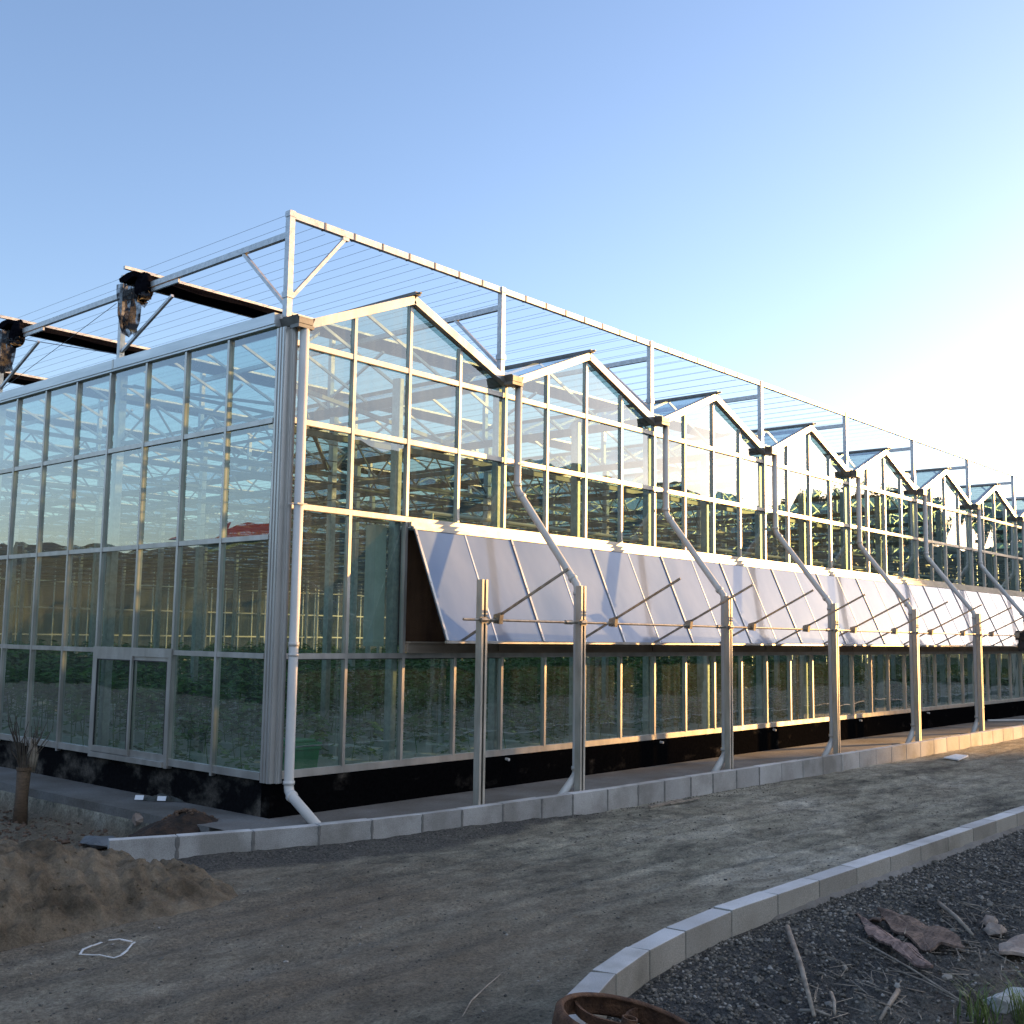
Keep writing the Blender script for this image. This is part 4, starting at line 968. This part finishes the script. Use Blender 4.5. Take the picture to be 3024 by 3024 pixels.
for s in range(6):
    b_ = MB(); a0 = s*math.pi/3+.35
    pr = [W(.04+.35*u, a0+.55*u*(1-u)*1.6+.12*u, -.005-.02*math.sin(math.pi*u)) for u in [i/8 for i in range(9)]]
    for a, c_ in zip(pr, pr[1:]): b_.beam(a, c_, .016, .055)
    b_.build('spoke', M['rust'], t)
# bark, sticks, boards, rock in the bed
def slab(name, pts, z, th, m, lab, cat, tilt_=0, curl=.05, seed=0):
    b_ = MB(); n_ = len(pts); cx = sum(p[0] for p in pts)/n_; cy = sum(p[1] for p in pts)/n_
    def hz_(x, y): return z+tilt_*(x-cx)+curl*noise.noise(Vector((x*5, y*5, seed)))
    ring = []
    for i in range(n_):
        a, c_ = pts[i], pts[(i+1) % n_]
        for k in range(6):
            u = k/6; x = a[0]+(c_[0]-a[0])*u+.02*noise.noise(Vector((i+u*9, seed, 1))); y = a[1]+(c_[1]-a[1])*u+.03*noise.noise(Vector((i+u*9, seed, 5)))
            ring.append((x, y))
    N = len(ring)
    for s, f_ in ((0, 1), (1, .6), (2, .3)):
        for (x, y) in ring: xx, yy = cx+(x-cx)*f_, cy+(y-cy)*f_; b_.v.append((xx, yy, hz_(xx, yy)))
    b_.v.append((cx, cy, hz_(cx, cy)))
    for s in range(2):
        for i in range(N): i2 = (i+1) % N; b_.f.append((s*N+i, s*N+i2, (s+1)*N+i2, (s+1)*N+i))
    for i in range(N): b_.f.append((2*N+i, 2*N+(i+1) % N, 3*N))
    o = b_.build(name, m); so = o.modifiers.new('thick', 'SOLIDIFY'); so.thickness = th
    tag(o, lab, cat); return o
slab('bark_sheet', [(1.55, -6.8), (1.5, -7.05), (1.43, -7.31), (1.2, -7.65), (.92, -7.79), (.9, -7.61), (.73, -7.59), (.85, -7.4), (1.07, -7.12)], -.545, .02, M['barkm'], 'broad flat sheet of reddish brown bark lying on the gravel bed', 'bark', .05, .06, 1)
slab('bark_sheet', [(1.18, -6.81), (1.07, -6.94), (.74, -7.28), (.48, -7.58), (.25, -7.78), (.15, -7.81), (.24, -7.63), (.48, -7.33), (.74, -7.06)], -.53, .02, M['barkpink'], 'narrow pinkish strip of bark lying nearer the camera than the broad sheet', 'bark', .03, .07, 2)
slab('bark_sheet', [(1.48, -6.54), (1.34, -6.73), (1.15, -7.03), (1.05, -7.04), (1.17, -6.8)], -.535, .015, M['barkm'], 'small splintered bark piece pointing at the left end of the broad sheet', 'bark', -.1, .08, 3)
slab('bark_sheet', [(1.24, -7.96), (1.7, -8.05), (1.1, -8.3), (.94, -8.05)], -.55, .025, M['rockm'], 'orange brown piece of bark at the right edge of the bed', 'bark', .05, .06, 4)
sticks = [((.19, -6.62), (-1.46, -7.67), .022, 'grey lath lying steeply in the gravel, left of the bark'), ((-.82, -7.48), (-1.37, -7.77), .014, 'short dark stick right of the rusty wheel'),
          ((-.52, -7.84), (-1.16, -7.98), .018, 'pale short stick at the lower edge of the bed'), ((.48, -7.07), (-.52, -8.37), .008, 'long thin split stick passing below the bark strips'),
          ((.22, -7.46), (-.3, -8.19), .007, 'second thin split stick, nearer the camera than the long one'),
          ((2.22, -7.1), (1.45, -7.67), .022, 'dark stick pointing at the right end of the broad bark sheet'), ((-1.34, -7.51), (-1.40, -7.75), .012, 'little yellowish stick right of the rusty wheel')]
for (a, c_, r_, lab) in sticks:
    b_ = MB(); za, zc = gz(*a)[0]+.05, gz(*c_)[0]+.05; md = ((a[0]+c_[0])/2+.02, (a[1]+c_[1])/2, (za+zc)/2+.01)
    b_.tube([(*a, za), md, (*c_, zc)], [r_, r_*.9, r_*.6], 7); tag(b_.build('stick', M['stickm'], smooth=True), lab, 'stick', 'dry sticks in the bed')
tw = MB()
for i in range(260):
    x = gr.uniform(-1.5, 4.5); y = -7.3-abs(gr.gauss(0, .8)); a = gr.random()*3.14; L = gr.uniform(.06, .28); z = gz(x, y)[0]+.03
    tw.tube([(x, y, z), (x+math.cos(a)*L, y+math.sin(a)*L, z+gr.uniform(-.01, .05))], [.004, .002], 4)
tag(tw.build('twig_litter', M['stickm']), 'litter of broken twigs and straw strewn over the bed', 'twig litter', kind='stuff')
single_stone('rock', (-.15, -8.50, -.56), .24, M['palerock'], 'large pale angular rock at the lower right corner beside the grass', flat=.5, seed=9)
single_stone('rock', (-1.95, -7.0, -.56), .06, M['palerock'], 'pale pebble beside the front kerb near the rusty wheel', seed=10)
single_stone('rock', (1.75, -7.75, -.56), .11, M['rockm'], 'brown crumbly clod right of the bark sheets', seed=11)
single_stone('rock', (2.1, -7.6, -.57), .09, M['rockm'], 'grey brown clod at the right edge above the orange bark', seed=12)
for gi, (gx, gy) in enumerate(((-.62, -8.42), (-.42, -8.66), (.1, -8.62))):
    b_ = MB(); r_r = random.Random(gi)
    for i in range(60):
        a = r_r.random()*6.28; L = r_r.uniform(.12, .3); x, y = gx+r_r.gauss(0, .05), gy+r_r.gauss(0, .05); z = gz(x, y)[0]; d_ = Vector((math.cos(a), math.sin(a), 0)); s_ = Vector((-d_.y, d_.x, 0))*.004
        p0 = Vector((x, y, z)); p1 = p0+d_*L*.25+Vector((0, 0, L*.7)); p2 = p0+d_*L*.7+Vector((0, 0, L))
        b_.add([p0-s_, p0+s_, p1+s_, p1-s_, p2], [(0, 1, 2, 3), (3, 2, 4)])
    tag(b_.build('grass_tuft', M['grass']), ['sparse tuft of yellow green grass left of the pale rock', 'grass tuft in front of the pale rock at the corner', 'grass tuft behind the pale rock'][gi], 'grass', 'grass tufts in the bed')

# ------------------------------------------------------------------ beyond the frame: ridge and trees added to shade the yard, and a hall seen only in the glass
def tree_mesh(seed, H, Rw):
    rr = random.Random(seed); tk = MB(); cr = MB()
    cl = []
    tk.tube([(0, 0, 0), (.05, 0, H*.4), (0, .05, H*.85)], [H*.03, H*.02, H*.006], 8)
    cl = []
    for i in range(26):
        a = rr.random()*6.28; z = H*(.28+.68*rr.random()); q = Rw*(.25+.75*rr.random())*(1.05-.6*abs(z/H-.5)); c_ = Vector((math.cos(a)*q*.75, math.sin(a)*q*.75, z)); cl.append((c_, H*rr.uniform(.09, .16)))
        tk.tube([(0, 0, z*.6), tuple(c_)], [H*.01, H*.003], 5)
    for c_, r_ in cl+[(Vector((rr.uniform(-1, 1)*Rw*.5, rr.uniform(-1, 1)*Rw*.5, H*q)), H*.13) for q in (.3, .42, .55, .68)]:
        for i in range(170):
            d_ = Vector((rr.gauss(0, 1), rr.gauss(0, 1), rr.gauss(0, .8))).normalized()*r_*rr.random()**.4; p = c_+d_
            u = Vector((rr.gauss(0, 1), rr.gauss(0, 1), rr.gauss(0, 1))).normalized(); v = u.orthogonal().normalized(); s = rr.uniform(.09, .2)
            cr.add([p-u*s, p+v*s*.6, p+u*s, p-v*s*.6], [(0, 1, 2, 3)])
    return tk, cr
protos = []
for s, (H, Rw) in enumerate(((7.2, 2.6), (6.4, 2.9), (5.8, 2.4))):
    t = thing('shading_tree', (0, 0, 0), 'x', 'tree', 'off-frame trees added to shade the road'); tk, cr = tree_mesh(s, H, Rw); tk.build('trunk', M['trunk'], t); cr.build('crown', M['treeleaf'], t); protos.append(t)
pd = Vector((.309, .951)); sd2 = Vector((.951, -.309))
specs = []
p = -19.0
while p < 17:
    if not .2 < p < 5.7: specs.append((p+rnd.uniform(-.15, .15), 150+rnd.uniform(-2, 3)))  # gap left in the rows to let sun patches through
    p += 2.2
for i in range(14):
    p = -18+2.6*i
    if not .2 < p < 5.7: specs.append((p, 157+rnd.uniform(-2, 2)))
def ridge_h(p, D):
    along = smooth(-75, -35, p)*smooth(50, 28, p); across = max(0, 1-abs(D-158)/52)
    return -.6+14.2*along*smooth(0, 1, min(1, across*1.7))+.5*noise.noise(Vector((p*.15, D*.1, 0)))*across
rb = MB(); NP = 60; ND = 24
for i in range(NP+1):
    for j_ in range(ND+1):
        p = -78+132*i/NP; D = 106+104*j_/ND; xy = pd*p+sd2*D; rb.v.append((xy.x, xy.y, ridge_h(p, D)))
for i in range(NP):
    for j_ in range(ND): a = i*(ND+1)+j_; rb.f.append((a, a+ND+1, a+ND+2, a+1))
tag(rb.build('shading_ridge', M['hill'], smooth=True), kind='structure')  # added out of view to lift the tree rows into the sun's path
for i, (p, D) in enumerate(specs):
    o = protos[i] if i < 3 else copy_tree(protos[i % 3])
    xy = pd*p+sd2*D; src_h = (7.2, 6.4, 5.8)[i % 3]
    o.location = (xy.x, xy.y, ridge_h(p, D)-.3); o.rotation_euler = (0, 0, rnd.random()*6.28); o.scale = (1.2, 1.2, (8.9+rnd.uniform(-.5, .5))/src_h)
    o['label'] = 'tree added on an off-frame ridge to shade the road, %s along its two rows' % ordn(i)
# dark green sheet added round the yard to darken the ground mirrored in the glass
gf = MB()
for (a, c_) in (((-800, -800), (800, -17)), ((-800, -17), (-17, 800)), ((60, -17), (800, 800))): gf.add([(a[0], a[1], -.47), (c_[0], a[1], -.47), (c_[0], c_[1], -.47), (a[0], c_[1], -.47)], [(0, 1, 2, 3)])
tag(gf.build('dark_ground_sheet', M['field']), kind='structure')
tk, cr = MB(), MB(); wr = random.Random(3)
for i in range(5200):
    x = wr.uniform(-60, 110); y = -44-wr.uniform(0, 7)-.12*abs(x-10)*.3; hmax = 2.6+1.6*noise.noise(Vector((x*.12, 0, 0)))+.9*noise.noise(Vector((x*.5, 3, 0))); z = -.5+max(.2, hmax)*wr.random()**.6
    u = Vector((wr.gauss(0, 1), wr.gauss(0, 1), wr.gauss(0, 1))).normalized(); v = u.orthogonal().normalized(); s_ = wr.uniform(.35, .8); p = Vector((x, y, z))
    cr.add([p-u*s_, p+v*s_*.6, p+u*s_, p-v*s_*.6], [(0, 1, 2, 3)])
tag(cr.build('scrub', M['treeleaf']), 'dark belt of scrub beyond the yard, mirrored in the lower glass', 'scrub', kind='stuff')
t = thing('hall', (-47, 54, -.5), 'green walled hall with a bright red roof, mirrored in the side glass', 'building')
b_ = MB(); b_.box((-58, 48, -.5), (-40, 62, 8.5)); b_.build('wall', M['greenwall'], t)
b_ = MB(); b_.add([(-59, 47, 8.5), (-38.2, 47, 8.6), (-38.2, 63, 8.6), (-59, 63, 8.5), (-59, 55, 9.7), (-38.2, 55, 9.7)], [(0, 1, 5, 4), (2, 3, 4, 5), (1, 2, 5), (3, 0, 4), (3, 2, 1, 0)]); b_.build('roof', M['redroof'], t)
